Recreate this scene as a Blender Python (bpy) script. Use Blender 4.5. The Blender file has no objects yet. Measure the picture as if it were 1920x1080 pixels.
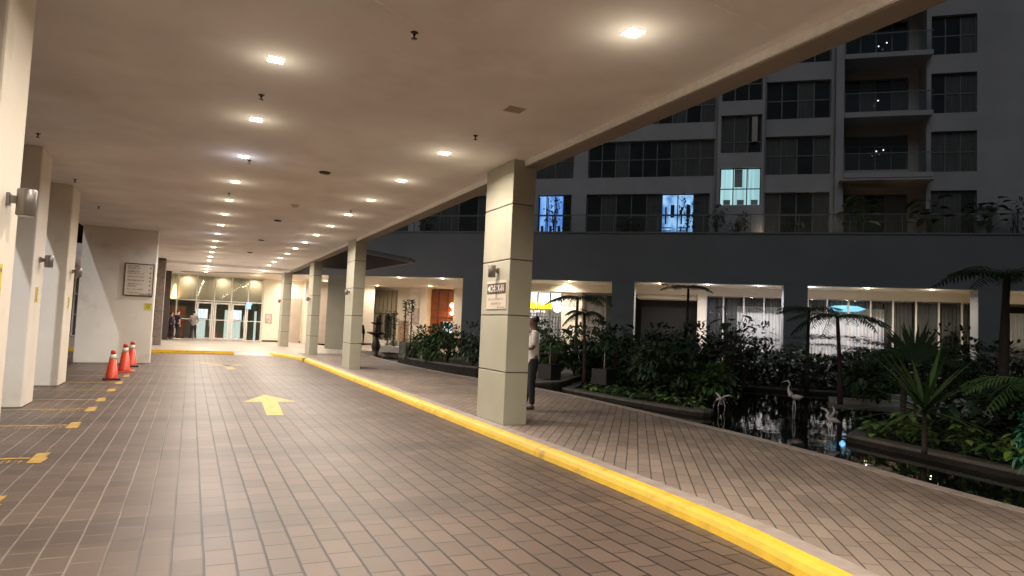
import bpy, bmesh, math, random
from math import sin, cos, pi, radians
from mathutils import Vector, Matrix
random.seed(7)
S = bpy.context.scene
COL = S.collection

# ---------------------------------------------------------------- camera
ROLL, PITCH, YAW = math.atan(.043), math.atan(76.8/1280), radians(25.05)
fwd = Vector((sin(YAW)*cos(PITCH), cos(YAW)*cos(PITCH), sin(PITCH)))
r0 = Vector((cos(YAW), -sin(YAW), 0)); u0 = r0.cross(fwd)
rt = r0*cos(ROLL) + u0*sin(ROLL)
up = u0*cos(ROLL) - r0*sin(ROLL)
cam_d = bpy.data.cameras.new('camera'); cam = bpy.data.objects.new('camera', cam_d); COL.objects.link(cam)
cam.matrix_world = Matrix(((rt.x, up.x, -fwd.x, 0), (rt.y, up.y, -fwd.y, 0), (rt.z, up.z, -fwd.z, 1.6), (0, 0, 0, 1)))
cam_d.sensor_width = 36; cam_d.lens = 24.0; cam_d.clip_start = .05; cam_d.clip_end = 1500
S.camera = cam
# ---------------------------------------------------------------- night sky
W = bpy.data.worlds.new('World'); S.world = W; W.use_nodes = True
wn = W.node_tree; wn.nodes.clear()
wo = wn.nodes.new('ShaderNodeOutputWorld'); wb = wn.nodes.new('ShaderNodeBackground'); ws = wn.nodes.new('ShaderNodeTexSky')
ws.sky_type = 'NISHITA'; ws.sun_disc = False; ws.sun_elevation = radians(-2.5); ws.sun_rotation = radians(200)
ws.dust_density = 4
wb.inputs['Strength'].default_value = .15
wn.links.new(ws.outputs[0], wb.inputs['Color']); wn.links.new(wb.outputs[0], wo.inputs['Surface'])
city_glow_d = bpy.data.lights.new('sun', 'SUN'); city_glow_d.energy = .17; city_glow_d.angle = radians(40); city_glow_d.color = (.93, .96, 1)  # no sun at night: added dim lamp standing in for city glow
sun = bpy.data.objects.new('sun', city_glow_d); COL.objects.link(sun)
sun.rotation_euler = Vector((.45, .55, -.7)).to_track_quat('-Z', 'Y').to_euler()
S.view_settings.view_transform = 'Standard'; S.view_settings.look = 'None'
S.view_settings.gamma = 1; S.view_settings.exposure = .90
S.render.engine = 'CYCLES'
S.cycles.use_denoising = True
S.cycles.max_bounces = 7; S.cycles.diffuse_bounces = 4; S.cycles.glossy_bounces = 3; S.cycles.transparent_max_bounces = 12
S.cycles.caustics_reflective = False; S.cycles.caustics_refractive = False
S.cycles.sample_clamp_indirect = 6
S.cycles.use_light_tree = True
LAMP = 46.0      # watts of one canopy downlight

# ---------------------------------------------------------------- materials
def nn(nt, t, **k):
    n = nt.nodes.new(t)
    for a, b in k.items(): setattr(n, a, b)
    return n
def mat(name, col, rough=.6, var=.12, scale=3., bump=0., bscale=60., metal=0., spec=.5, emit=None, estr=0., col2=None, stain=None, trans=0., aniso=None):
    m = bpy.data.materials.new(name); m.use_nodes = True
    nt = m.node_tree; b = nt.nodes['Principled BSDF']; L = nt.links.new
    tc = nn(nt, 'ShaderNodeTexCoord')
    mp = nn(nt, 'ShaderNodeMapping'); L(tc.outputs['Object'], mp.inputs[0])
    if aniso: mp.inputs['Scale'].default_value = aniso
    n1 = nn(nt, 'ShaderNodeTexNoise'); n1.inputs['Scale'].default_value = scale; n1.inputs['Detail'].default_value = 6
    L(mp.outputs[0], n1.inputs['Vector'])
    mx = nn(nt, 'ShaderNodeMixRGB')
    rp = nn(nt, 'ShaderNodeMapRange'); rp.inputs[1].default_value = .3; rp.inputs[2].default_value = .7
    L(n1.outputs[0], rp.inputs[0]); L(rp.outputs[0], mx.inputs[0])
    c = Vector(col); c2 = Vector(col2) if col2 else c*(1-var)
    c1 = c if col2 else c*(1+var*.6)
    mx.inputs[1].default_value = (*c1, 1); mx.inputs[2].default_value = (*c2, 1)
    out = mx.outputs[0]
    if stain:                       # (colour, scale, threshold)
        n3 = nn(nt, 'ShaderNodeTexNoise'); n3.inputs['Scale'].default_value = stain[1]; n3.inputs['Detail'].default_value = 3
        L(mp.outputs[0], n3.inputs['Vector'])
        r3 = nn(nt, 'ShaderNodeMapRange'); r3.inputs[1].default_value = stain[2]; r3.inputs[2].default_value = stain[2]+.22
        r3.inputs[4].default_value = .75
        L(n3.outputs[0], r3.inputs[0])
        m3 = nn(nt, 'ShaderNodeMixRGB'); L(r3.outputs[0], m3.inputs[0]); L(out, m3.inputs[1]); m3.inputs[2].default_value = (*stain[0], 1)
        out = m3.outputs[0]
    L(out, b.inputs['Base Color'])
    b.inputs['Roughness'].default_value = rough; b.inputs['Metallic'].default_value = metal
    b.inputs['Specular IOR Level'].default_value = spec
    if trans: b.inputs['Subsurface Weight'].default_value = 0
    if bump:
        n2 = nn(nt, 'ShaderNodeTexNoise'); n2.inputs['Scale'].default_value = bscale; n2.inputs['Detail'].default_value = 4
        L(tc.outputs['Object'], n2.inputs['Vector'])
        bp = nn(nt, 'ShaderNodeBump'); bp.inputs['Strength'].default_value = bump; bp.inputs['Distance'].default_value = .01
        L(n2.outputs[0], bp.inputs['Height']); L(bp.outputs[0], b.inputs['Normal'])
    if emit:
        b.inputs['Emission Color'].default_value = (*emit, 1); b.inputs['Emission Strength'].default_value = estr
    return m

def brickmat(name, c1, c2, cm, bw, rh, rot=0, off=.5, mortar=.006, rough=.4, loc=(0, 0, 0), band=None, freq=2, rvar=.15, speck=.3, grout_sheen=None):
    """paving: rows run along local x after rotation"""
    m = bpy.data.materials.new(name); m.use_nodes = True
    nt = m.node_tree; b = nt.nodes['Principled BSDF']; L = nt.links.new
    tc = nn(nt, 'ShaderNodeTexCoord'); mp = nn(nt, 'ShaderNodeMapping')
    mp.inputs['Rotation'].default_value = (0, 0, rot); mp.inputs['Location'].default_value = loc
    L(tc.outputs['Object'], mp.inputs[0])
    br = nn(nt, 'ShaderNodeTexBrick'); br.offset = off; br.offset_frequency = freq
    br.inputs['Scale'].default_value = 1; br.inputs['Brick Width'].default_value = bw; br.inputs['Row Height'].default_value = rh
    br.inputs['Mortar Size'].default_value = mortar; br.inputs['Mortar Smooth'].default_value = .3
    br.inputs['Color1'].default_value = (*c1, 1); br.inputs['Color2'].default_value = (*c2, 1); br.inputs['Mortar'].default_value = (*cm, 1)
    br.inputs['Bias'].default_value = 0
    # slightly wobbly joints
    nw = nn(nt, 'ShaderNodeTexNoise'); nw.inputs['Scale'].default_value = 2.5; L(mp.outputs[0], nw.inputs['Vector'])
    va = nn(nt, 'ShaderNodeVectorMath', operation='SCALE'); va.inputs['Scale'].default_value = .012; L(nw.outputs['Color'], va.inputs[0])
    vb = nn(nt, 'ShaderNodeVectorMath', operation='ADD'); L(mp.outputs[0], vb.inputs[0]); L(va.outputs[0], vb.inputs[1])
    L(vb.outputs[0], br.inputs['Vector'])
    if grout_sheen:                      # joints left of the drive coloured pale for wet reflection, dark on the right
        sx = nn(nt, 'ShaderNodeSeparateXYZ'); L(tc.outputs['Object'], sx.inputs[0])
        nz = nn(nt, 'ShaderNodeTexNoise'); nz.inputs['Scale'].default_value = .7; L(tc.outputs['Object'], nz.inputs['Vector'])
        ad = nn(nt, 'ShaderNodeMath', operation='MULTIPLY_ADD'); L(nz.outputs[0], ad.inputs[0]); ad.inputs[1].default_value = 1.2; L(sx.outputs[0], ad.inputs[2])
        mr = nn(nt, 'ShaderNodeMapRange'); mr.inputs[1].default_value = .1; mr.inputs[2].default_value = .9; L(ad.outputs[0], mr.inputs[0])
        mg = nn(nt, 'ShaderNodeMixRGB'); mg.inputs[1].default_value = (*grout_sheen, 1); mg.inputs[2].default_value = (*cm, 1)
        L(mr.outputs[0], mg.inputs[0]); L(mg.outputs[0], br.inputs['Mortar'])
        sv = nn(nt, 'ShaderNodeSeparateXYZ'); L(vb.outputs[0], sv.inputs[0])
        dv = nn(nt, 'ShaderNodeMath', operation='DIVIDE'); L(sv.outputs[1], dv.inputs[0]); dv.inputs[1].default_value = rh
        fr_ = nn(nt, 'ShaderNodeMath', operation='PINGPONG'); L(dv.outputs[0], fr_.inputs[0]); fr_.inputs[1].default_value = .5
        # ping-pong of period 1: 0 on a joint, .5 mid paver
        lt_ = nn(nt, 'ShaderNodeMath', operation='LESS_THAN'); L(fr_.outputs[0], lt_.inputs[0]); lt_.inputs[1].default_value = .05
        jm = nn(nt, 'ShaderNodeMath', operation='MULTIPLY'); L(lt_.outputs[0], jm.inputs[0]); L(mr.outputs[0], jm.inputs[1])
        joint = nn(nt, 'ShaderNodeMapRange'); L(jm.outputs[0], joint.inputs[0]); joint.inputs[3].default_value = 1; joint.inputs[4].default_value = .22
    n1 = nn(nt, 'ShaderNodeTexNoise'); n1.inputs['Scale'].default_value = .8; n1.inputs['Detail'].default_value = 5; L(tc.outputs['Object'], n1.inputs['Vector'])
    n2 = nn(nt, 'ShaderNodeTexNoise'); n2.inputs['Scale'].default_value = 160; n2.inputs['Detail'].default_value = 2; L(tc.outputs['Object'], n2.inputs['Vector'])
    mr1 = nn(nt, 'ShaderNodeMapRange'); mr1.inputs[1].default_value = .3; mr1.inputs[2].default_value = .7; mr1.inputs[3].default_value = .88; mr1.inputs[4].default_value = 1.1; L(n1.outputs[0], mr1.inputs[0])
    mr2 = nn(nt, 'ShaderNodeMapRange'); mr2.inputs[1].default_value = .3; mr2.inputs[2].default_value = .7; mr2.inputs[3].default_value = 1-speck; mr2.inputs[4].default_value = 1+speck; L(n2.outputs[0], mr2.inputs[0])
    mu = nn(nt, 'ShaderNodeMath', operation='MULTIPLY'); L(mr1.outputs[0], mu.inputs[0]); L(mr2.outputs[0], mu.inputs[1])
    fac = mu.outputs[0]
    if grout_sheen:
        mj = nn(nt, 'ShaderNodeMath', operation='MULTIPLY'); L(fac, mj.inputs[0]); L(joint.outputs[0], mj.inputs[1]); fac = mj.outputs[0]
    if band:                        # darker cross bands of pavers: (start, period, width, gain)
        sy = nn(nt, 'ShaderNodeSeparateXYZ'); L(tc.outputs['Object'], sy.inputs[0])
        a = nn(nt, 'ShaderNodeMath', operation='SUBTRACT'); L(sy.outputs[1], a.inputs[0]); a.inputs[1].default_value = band[0]
        w = nn(nt, 'ShaderNodeMath', operation='FLOORED_MODULO'); L(a.outputs[0], w.inputs[0]); w.inputs[1].default_value = band[1]
        lt = nn(nt, 'ShaderNodeMath', operation='LESS_THAN'); L(w.outputs[0], lt.inputs[0]); lt.inputs[1].default_value = band[2]
        mm = nn(nt, 'ShaderNodeMapRange'); mm.inputs[3].default_value = 1; mm.inputs[4].default_value = band[3]; L(lt.outputs[0], mm.inputs[0])
        m2 = nn(nt, 'ShaderNodeMath', operation='MULTIPLY'); L(mm.outputs[0], m2.inputs[0]); L(fac, m2.inputs[1]); fac = m2.outputs[0]
    vm = nn(nt, 'ShaderNodeVectorMath', operation='SCALE'); L(br.outputs['Color'], vm.inputs[0]); L(fac, vm.inputs['Scale'])
    L(vm.outputs[0], b.inputs['Base Color'])
    rr = nn(nt, 'ShaderNodeMapRange'); rr.inputs[1].default_value = .3; rr.inputs[2].default_value = .7; rr.inputs[3].default_value = rough-rvar*.5; rr.inputs[4].default_value = rough+rvar; L(n1.outputs[0], rr.inputs[0])
    L(rr.outputs[0], b.inputs['Roughness'])
    h = nn(nt, 'ShaderNodeMath', operation='MULTIPLY_ADD'); L(br.outputs['Fac'], h.inputs[0]); h.inputs[1].default_value = -1; 
    h2 = nn(nt, 'ShaderNodeMath', operation='MULTIPLY'); L(n2.outputs[0], h2.inputs[0]); h2.inputs[1].default_value = .12; L(h2.outputs[0], h.inputs[2])
    bp = nn(nt, 'ShaderNodeBump'); bp.inputs['Strength'].default_value = .45; bp.inputs['Distance'].default_value = .004
    L(h.outputs[0], bp.inputs['Height']); L(bp.outputs[0], b.inputs['Normal'])
    return m

def glassmat(name, tint=(.9, .95, .93), refl=.5):
    m = bpy.data.materials.new(name); m.use_nodes = True; nt = m.node_tree; nt.nodes.clear(); L = nt.links.new
    o = nn(nt, 'ShaderNodeOutputMaterial'); t = nn(nt, 'ShaderNodeBsdfTransparent'); g = nn(nt, 'ShaderNodeBsdfGlossy'); x = nn(nt, 'ShaderNodeMixShader')
    t.inputs[0].default_value = (*tint, 1); g.inputs['Roughness'].default_value = .02
    f = nn(nt, 'ShaderNodeFresnel'); f.inputs[0].default_value = 1.5
    ml = nn(nt, 'ShaderNodeMath', operation='MULTIPLY'); ml.inputs[1].default_value = refl*2; L(f.outputs[0], ml.inputs[0])
    L(ml.outputs[0], x.inputs[0]); L(t.outputs[0], x.inputs[1]); L(g.outputs[0], x.inputs[2]); L(x.outputs[0], o.inputs[0])
    return m

def litwin(name, c1, c2, strength, sc=(6, 6, .6)):
    """lit window: glow of a room seen through thin curtains"""
    m = bpy.data.materials.new(name); m.use_nodes = True; nt = m.node_tree; b = nt.nodes['Principled BSDF']; L = nt.links.new
    tc = nn(nt, 'ShaderNodeTexCoord'); mp = nn(nt, 'ShaderNodeMapping'); mp.inputs['Scale'].default_value = sc; L(tc.outputs['Object'], mp.inputs[0])
    n = nn(nt, 'ShaderNodeTexNoise'); n.inputs['Scale'].default_value = 1.3; n.inputs['Detail'].default_value = 2; L(mp.outputs[0], n.inputs[0])
    r = nn(nt, 'ShaderNodeValToRGB'); r.color_ramp.elements[0].position = .38; r.color_ramp.elements[1].position = .62
    r.color_ramp.elements[0].color = (*c1, 1); r.color_ramp.elements[1].color = (*c2, 1)
    L(n.outputs[0], r.inputs[0]); L(r.outputs[0], b.inputs['Emission Color']); b.inputs['Emission Strength'].default_value = strength
    b.inputs['Base Color'].default_value = (.02, .02, .02, 1); b.inputs['Roughness'].default_value = .1
    return m

M = {}
M['drive'] = brickmat('drive_pavers', (.108, .074, .057), (.076, .053, .041), (.010, .008, .006), .30, .193, rot=radians(90), loc=(0.05, .01, 0), mortar=.008, rough=.46, rvar=.05, band=(5.55, 2.95, .62, .78), grout_sheen=(.17, .145, .12))
M['walk'] = brickmat('walk_pavers', (.235, .185, .150), (.175, .138, .113), (.05, .04, .034), .40, .133, rot=radians(-(90-35.5)), loc=(0, .06, 0), mortar=.007, rough=.55, freq=3, off=.37, speck=.2)
M['plaza'] = brickmat('plaza_tiles', (.30, .255, .22), (.27, .23, .195), (.14, .12, .10), .6, .6, off=0, mortar=.006, rough=.4, speck=.08)
M['coping'] = mat('coping_stone', (.30, .25, .22), .6, .2, 6, .3, 120)
M['kerb_yellow'] = mat('kerb_yellow_paint', (.58, .37, .022), .5, .14, 5, .3, 80, stain=((.26, .17, .04), 5, .60))
M['mark_yellow'] = mat('road_yellow_paint', (.48, .30, .06), .55, .25, 8, .3, 100, stain=((.13, .10, .075), 11, .54))
M['ceiling'] = mat('ceiling_paint', (.88, .86, .88), .8, .10, .9, .25, 5, stain=((.74, .71, .68), 1.1, .55))
M['ceiling_patch'] = mat('ceiling_patch', (.42, .33, .27), .9, .3, 12, .4, 30)
M['crack_and_lit_lip'] = mat('crack_and_lit_lip', (.95, .94, .93), .9, .1, 12)
M['beam'] = mat('beam_paint', (.25, .22, .185), .7, .08, 2)
M['cream'] = mat('cream_wall', (.72, .66, .57), .65, .07, 1.2, .2, 40, stain=((.50, .44, .37), 1.6, .60))
M['cream2'] = mat('hall_wall', (.72, .64, .52), .6, .04, 1.5)
M['beige'] = mat('beige_panel', (.45, .37, .30), .5, .08, 2)
M['pillar'] = mat('pillar_paint', (.40, .385, .30), .5, .08, 1.6, .2, 50, stain=((.31, .29, .22), 1.7, .58))
M['podium_lit'] = mat('podium_paint_warm_lit', (.24, .235, .185), .55, .08, 1.6)  # podium column paint, lightened and warmed for the light falling on it
M['mark_worn'] = mat('worn_yellow_paint', (.30, .20, .08), .55, .25, 8, .3, 100, stain=((.12, .09, .07), 7, .44))
M['groove'] = mat('groove_shadow', (.10, .095, .08), .8)
M['stone'] = mat('stone_cladding', (.23, .185, .16), .6, .3, 9, .3, 30)
M['darkwood'] = mat('dark_brown_metal', (.05, .035, .03), .4, .2, 4)
M['podium'] = mat('podium_paint', (.185, .190, .200), .7, .12, .35, .15, 20)
M['tower'] = mat('tower_paint', (.42, .42, .44), .8, .12, .6, .15, 20, stain=((.30, .30, .31), .9, .62))
M['tower_warm'] = mat('tower_warm_paint', (.48, .43, .39), .8, .12, .8)
M['frame_dark'] = mat('window_frame_metal', (.16, .16, .16), .4, .1, 4)
M['frame_light'] = mat('pale_aluminium', (.66, .63, .59), .4, .05, 4)
M['frame_gold'] = mat('bronze_frame', (.40, .33, .22), .35, .1, 4, metal=.4)
M['pane_dark'] = mat('dark_glass', (.018, .021, .023), .08, .5, 1.5, spec=.6)
M['pane_curtain'] = mat('curtained_glass', (.10, .10, .10), .15, .5, 4, spec=.6, aniso=(9, 9, .3))
M['glass'] = glassmat('clear_glass', refl=.5)
M['rail_glass'] = glassmat('rail_glass', tint=(.9, .93, .93), refl=.8)
def curtainmat():
    m = mat('sheer_curtain', (.74, .68, .63), .8, .15, 7, aniso=(9, 9, .2)); nt = m.node_tree; b = nt.nodes['Principled BSDF']; L = nt.links.new
    t = nn(nt, 'ShaderNodeBsdfTranslucent'); t.inputs[0].default_value = (.72, .68, .66, 1); x = nn(nt, 'ShaderNodeMixShader'); x.inputs[0].default_value = .5
    o = [n for n in nt.nodes if n.type == 'OUTPUT_MATERIAL'][0]; L(b.outputs[0], x.inputs[1]); L(t.outputs[0], x.inputs[2]); L(x.outputs[0], o.inputs['Surface']); return m
M['curtain'] = curtainmat()
M['curtain_dark'] = mat('dark_curtain', (.24, .22, .21), .8, .3, 7, aniso=(9, 9, .2))
M['black'] = mat('black_cladding', (.012, .012, .013), .5)
M['lampgrey'] = mat('grey_lamp_metal', (.22, .20, .18), .35, .08, 6, metal=.5)
M['lamprim'] = mat('lamp_rim', (.7, .66, .6), .4, .05, 4)
M['brass'] = mat('dull_brass', (.06, .045, .035), .4, .1, 4, metal=.6)
M['white_plastic'] = mat('white_plastic', (.62, .58, .54), .4)
M['sign_cream'] = mat('sign_cream', (.62, .55, .45), .35, .04, 4)
M['sign_brown'] = mat('sign_brown', (.105, .062, .045), .35, .05, 4)
M['sign_white'] = mat('sign_white', (.85, .82, .78), .4, .02, 4)
M['ink'] = mat('sign_ink', (.05, .04, .035), .5)
M['ink_soft'] = mat('sign_faded_ink', (.24, .18, .14), .5)
M['sign_yellow'] = mat('sign_yellow', (.62, .52, .06), .4, .1, 6)
M['cone'] = mat('cone_orange', (.62, .055, .02), .4, .12, 8, spec=.5)
M['cone_white'] = mat('cone_reflective_white', (.78, .66, .56), .35, .05, 6)
M['rubber'] = mat('black_rubber', (.02, .018, .017), .7)
M['leaf_dark'] = mat('leaf_dark', (.020, .045, .016), .55, .5, 3, col2=(.035, .062, .020))
M['leaf_mid'] = mat('leaf_mid', (.035, .085, .022), .5, .5, 3, col2=(.055, .10, .025))
M['leaf_bright'] = mat('leaf_bright', (.10, .19, .030), .45, .4, 4, col2=(.20, .30, .05))
M['leaf_teal_lit'] = mat('leaf_teal_lit', (.02, .11, .06), .45, .4, 5, col2=(.03, .16, .09))  # teal light on the bush is put into its leaf colour
M['bark'] = mat('bark', (.055, .040, .030), .9, .35, 14, .6, 40)
M['bark_pale'] = mat('pale_stem', (.42, .38, .33), .7, .2, 12)
M['soil'] = mat('soil', (.030, .024, .018), .95, .4, 12, .8, 30)
M['rim'] = mat('planter_kerb_stone', (.115, .105, .09), .75, .3, 4, .5, 40, stain=((.05, .05, .04), 3, .55))
M['slate'] = mat('stone_path', (.14, .125, .11), .7, .3, 3, .5, 30)
M['weir'] = mat('pale_weir_stone', (.55, .54, .50), .6, .15, 5)
M['potblack'] = mat('black_pot', (.022, .021, .022), .5, .2, 6)
M['boxgrey'] = mat('grey_planter_box', (.045, .045, .05), .6, .2, 3)
M['bird'] = mat('white_bird_paint', (.50, .47, .45), .5, .06, 10)
M['skin_dark'] = mat('skin_brown', (.16, .085, .055), .5, .08, 12)
M['skin_light'] = mat('skin_light', (.46, .29, .21), .5, .06, 12)
M['hair'] = mat('black_hair', (.012, .010, .009), .5)
M['shirt_white'] = mat('white_shirt', (.68, .64, .58), .85, .06, 8, .3, 50)
M['cloth_black'] = mat('black_cloth', (.016, .015, .018), .9, .2, 8)
M['cloth_navy'] = mat('navy_trousers', (.014, .015, .024), .9, .2, 8)
M['cloth_grey'] = mat('grey_shirt', (.21, .19, .18), .9, .3, 40)
M['cloth_blue'] = mat('blue_shirt', (.05, .075, .13), .9, .1, 8)
M['shoe_white'] = mat('white_shoe', (.6, .57, .54), .6)
M['shoe_black'] = mat('black_shoe', (.02, .02, .02), .4)
M['wood'] = mat('orange_wood', (.30, .085, .025), .35, .35, 3, aniso=(.6, .6, 7), col2=(.17, .045, .016))
M['olive'] = mat('olive_blind', (.30, .26, .18), .7, .1, 2, aniso=(6, 6, .3))
M['art'] = mat('woven_artwork', (.55, .38, .26), .7, .5, 5, col2=(.20, .09, .05), aniso=(1, 1, 3))
M['art2'] = mat('pale_poster', (.55, .45, .42), .6, .4, 4)
M['panel_mint'] = litwin('lit_mint_panel', (.48, .58, .53), (.58, .66, .60), .62)
M['panel_white'] = litwin('lit_white_panel', (.50, .62, .66), (.75, .80, .80), .85)
M['win_blue'] = litwin('blue_lit_window', (.07, .20, .60), (.22, .44, .88), .66, (3, 3, .5))
M['win_blue2'] = litwin('patchy_blue_window', (.08, .20, .46), (.30, .54, .85), .66, (2.2, 2.2, 1.2))
M['win_teal'] = litwin('teal_lit_window', (.20, .38, .41), (.34, .56, .58), .72, (3, 3, .1))
M['glow_blue'] = mat('blue_led', (.02, .1, .2), .3, emit=(.05, .35, .8), estr=.5)
M['glow_cyan'] = mat('cyan_light_panel', (.02, .1, .2), .3, emit=(.25, .62, .85), estr=.75)
M['glow_amber'] = mat('amber_art_light', (.5, .3, .1), .3, emit=(1, .62, .25), estr=5)
M['glow_yellow'] = mat('yellow_sign_glow', (.7, .6, 0), .3, emit=(1, .82, .02), estr=1.1)
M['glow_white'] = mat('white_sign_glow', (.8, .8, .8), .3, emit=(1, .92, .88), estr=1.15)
M['glow_exit'] = mat('blue_sign_glow', (.1, .2, .7), .3, emit=(.22, .40, 1), estr=1.3)
M['lamp_warm'] = mat('lamp_warm', (1, 1, 1), .3, emit=(1, .80, .52), estr=20)
M['lamp_cool'] = mat('lamp_cool', (1, 1, 1), .3, emit=(.93, .92, 1), estr=13)
def watermat():
    m = bpy.data.materials.new('pond_water'); m.use_nodes = True; nt = m.node_tree; b = nt.nodes['Principled BSDF']; L = nt.links.new
    b.inputs['Base Color'].default_value = (.004, .005, .005, 1); b.inputs['Roughness'].default_value = .03; b.inputs['IOR'].default_value = 1.33
    b.inputs['Specular IOR Level'].default_value = .75
    tc = nn(nt, 'ShaderNodeTexCoord'); n = nn(nt, 'ShaderNodeTexNoise'); n.inputs['Scale'].default_value = 3.2; n.inputs['Detail'].default_value = 3
    L(tc.outputs['Object'], n.inputs[0]); bp = nn(nt, 'ShaderNodeBump'); bp.inputs['Strength'].default_value = .10; bp.inputs['Distance'].default_value = .02
    L(n.outputs[0], bp.inputs['Height']); L(bp.outputs[0], b.inputs['Normal'])
    return m
M['water'] = watermat()

# ---------------------------------------------------------------- helpers
class MB:
    def __init__(s): s.v = []; s.f = []
    def box(s, x0, x1, y0, y1, z0, z1):
        b = len(s.v)
        s.v += [(x0, y0, z0), (x1, y0, z0), (x1, y1, z0), (x0, y1, z0), (x0, y0, z1), (x1, y0, z1), (x1, y1, z1), (x0, y1, z1)]
        s.f += [tuple(b+i for i in q) for q in ((3, 2, 1, 0), (4, 5, 6, 7), (0, 1, 5, 4), (1, 2, 6, 5), (2, 3, 7, 6), (3, 0, 4, 7))]
        return s
    def quad(s, *p):
        b = len(s.v); s.v += [tuple(q) for q in p]; s.f.append(tuple(range(b, b+len(p)))); return s
    def prism(s, pts, z0, z1):
        b = len(s.v); n = len(pts)
        s.v += [(p[0], p[1], z0) for p in pts] + [(p[0], p[1], z1) for p in pts]
        s.f.append(tuple(b+n+i for i in range(n))); s.f.append(tuple(b+i for i in reversed(range(n))))
        for i in range(n): j = (i+1) % n; s.f.append((b+i, b+j, b+n+j, b+n+i))
        return s
    def lathe(s, prof, c=(0, 0, 0), n=16, rot=0, sq=False):
        """prof: list of (r, z)"""
        b = len(s.v)
        for r, z in prof:
            for k in range(n):
                a = rot + 2*pi*k/n; s.v.append((c[0]+r*cos(a), c[1]+r*sin(a), c[2]+z))
        for i in range(len(prof)-1):
            for k in range(n):
                k2 = (k+1) % n; s.f.append((b+i*n+k, b+i*n+k2, b+(i+1)*n+k2, b+(i+1)*n+k))
        s.f.append(tuple(b+k for k in reversed(range(n)))); s.f.append(tuple(b+(len(prof)-1)*n+k for k in range(n)))
        return s
    def tube(s, pts, rad, n=8):
        b = len(s.v); pts = [Vector(p) for p in pts]; m = len(pts)
        rad = rad if isinstance(rad, (list, tuple)) else [rad]*m
        for i, p in enumerate(pts):
            t = (pts[min(i+1, m-1)]-pts[max(i-1, 0)]).normalized()
            a = t.orthogonal().normalized() if abs(t.z) < .95 else Vector((1, 0, 0)); a = (a-t*a.dot(t)).normalized(); c = t.cross(a)
            for k in range(n):
                an = 2*pi*k/n; q = p+(a*cos(an)+c*sin(an))*rad[i]; s.v.append(tuple(q))
        for i in range(m-1):
            for k in range(n):
                k2 = (k+1) % n; s.f.append((b+i*n+k, b+i*n+k2, b+(i+1)*n+k2, b+(i+1)*n+k))
        s.f.append(tuple(b+k for k in reversed(range(n)))); s.f.append(tuple(b+(m-1)*n+k for k in range(n)))
        return s
    def mesh(s, name, m, smooth=False):
        me = bpy.data.meshes.new(name); me.from_pydata(s.v, [], s.f); me.materials.append(m)
        if smooth:
            for p in me.polygons: p.use_smooth = True
        me.update(); return me
    def build(s, name, m, parent=None, smooth=False, bevel=0, kind=None, loc=None):
        me = s.mesh(name, m, smooth)
        if bevel:
            bm = bmesh.new(); bm.from_mesh(me)
            bmesh.ops.bevel(bm, geom=[e for e in bm.edges], offset=bevel, segments=2, affect='EDGES', profile=.5)
            bm.to_mesh(me); bm.free()
        o = bpy.data.objects.new(name, me); COL.objects.link(o)
        if parent: o.parent = parent
        if loc: o.location = loc
        if kind: o['kind'] = kind
        return o
def tag(o, label, cat, group=None, kind=None):
    o['label'] = label; o['category'] = cat
    if group: o['group'] = group
    if kind: o['kind'] = kind
    return o
def thing(name, label, cat, loc=(0, 0, 0), rz=0, group=None, kind=None):
    o = bpy.data.objects.new(name, None); COL.objects.link(o); o.location = loc; o.rotation_euler = (0, 0, rz); o.empty_display_size = .1
    return tag(o, label, cat, group, kind)
def struct(name, mb, m, **k): return mb.build(name, m, kind='structure', **k)
def kids(o): return [c for c in COL.objects if c.parent == o]
def dup(root, loc, rz=None, label=None, scale=None):
    r = root.copy(); COL.objects.link(r); r.location = loc
    if rz is not None: r.rotation_euler = (0, 0, rz)
    if scale: r.scale = (scale,)*3
    if label: r['label'] = label
    for ch in kids(root):
        c = ch.copy(); COL.objects.link(c); c.parent = r
        for g in kids(ch):
            d = g.copy(); COL.objects.link(d); d.parent = c
    return r
def text(name, body, size, m, parent, mtx, ext=.002, align='LEFT', sx=1, bold=0):
    cu = bpy.data.curves.new(name, 'FONT'); cu.body = body; cu.size = size; cu.extrude = ext; cu.align_x = align; cu.align_y = 'CENTER'; cu.offset = bold
    o = bpy.data.objects.new(name, cu); COL.objects.link(o)
    dg = bpy.context.evaluated_depsgraph_get(); me = bpy.data.meshes.new_from_object(o.evaluated_get(dg)); bpy.data.objects.remove(o)
    me.materials.clear(); me.materials.append(m)
    me.transform(mtx @ Matrix.Diagonal((sx, 1, 1, 1)))
    q = bpy.data.objects.new(name, me); COL.objects.link(q); q.parent = parent; return q
ORD = 'nearest second third fourth fifth sixth seventh eighth ninth tenth eleventh twelfth thirteenth fourteenth fifteenth sixteenth seventeenth eighteenth nineteenth twentieth'.split()
def ordn(i, word='nearest'): return (word if i == 0 else ORD[i])
CANOPY_Z = 4.25
# ---------------------------------------------------------------- ground
struct('ground', MB().quad((-300, -300, -.6), (300, -300, -.6), (300, 300, -.6), (-300, 300, -.6)), M['soil'])
drive = struct('driveway', MB().box(-11.7, 4.12, -10, 31.55, -.3, 0), M['drive'])
drive['label'] = 'covered driveway of brown rectangular pavers with darker cross bands'
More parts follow.
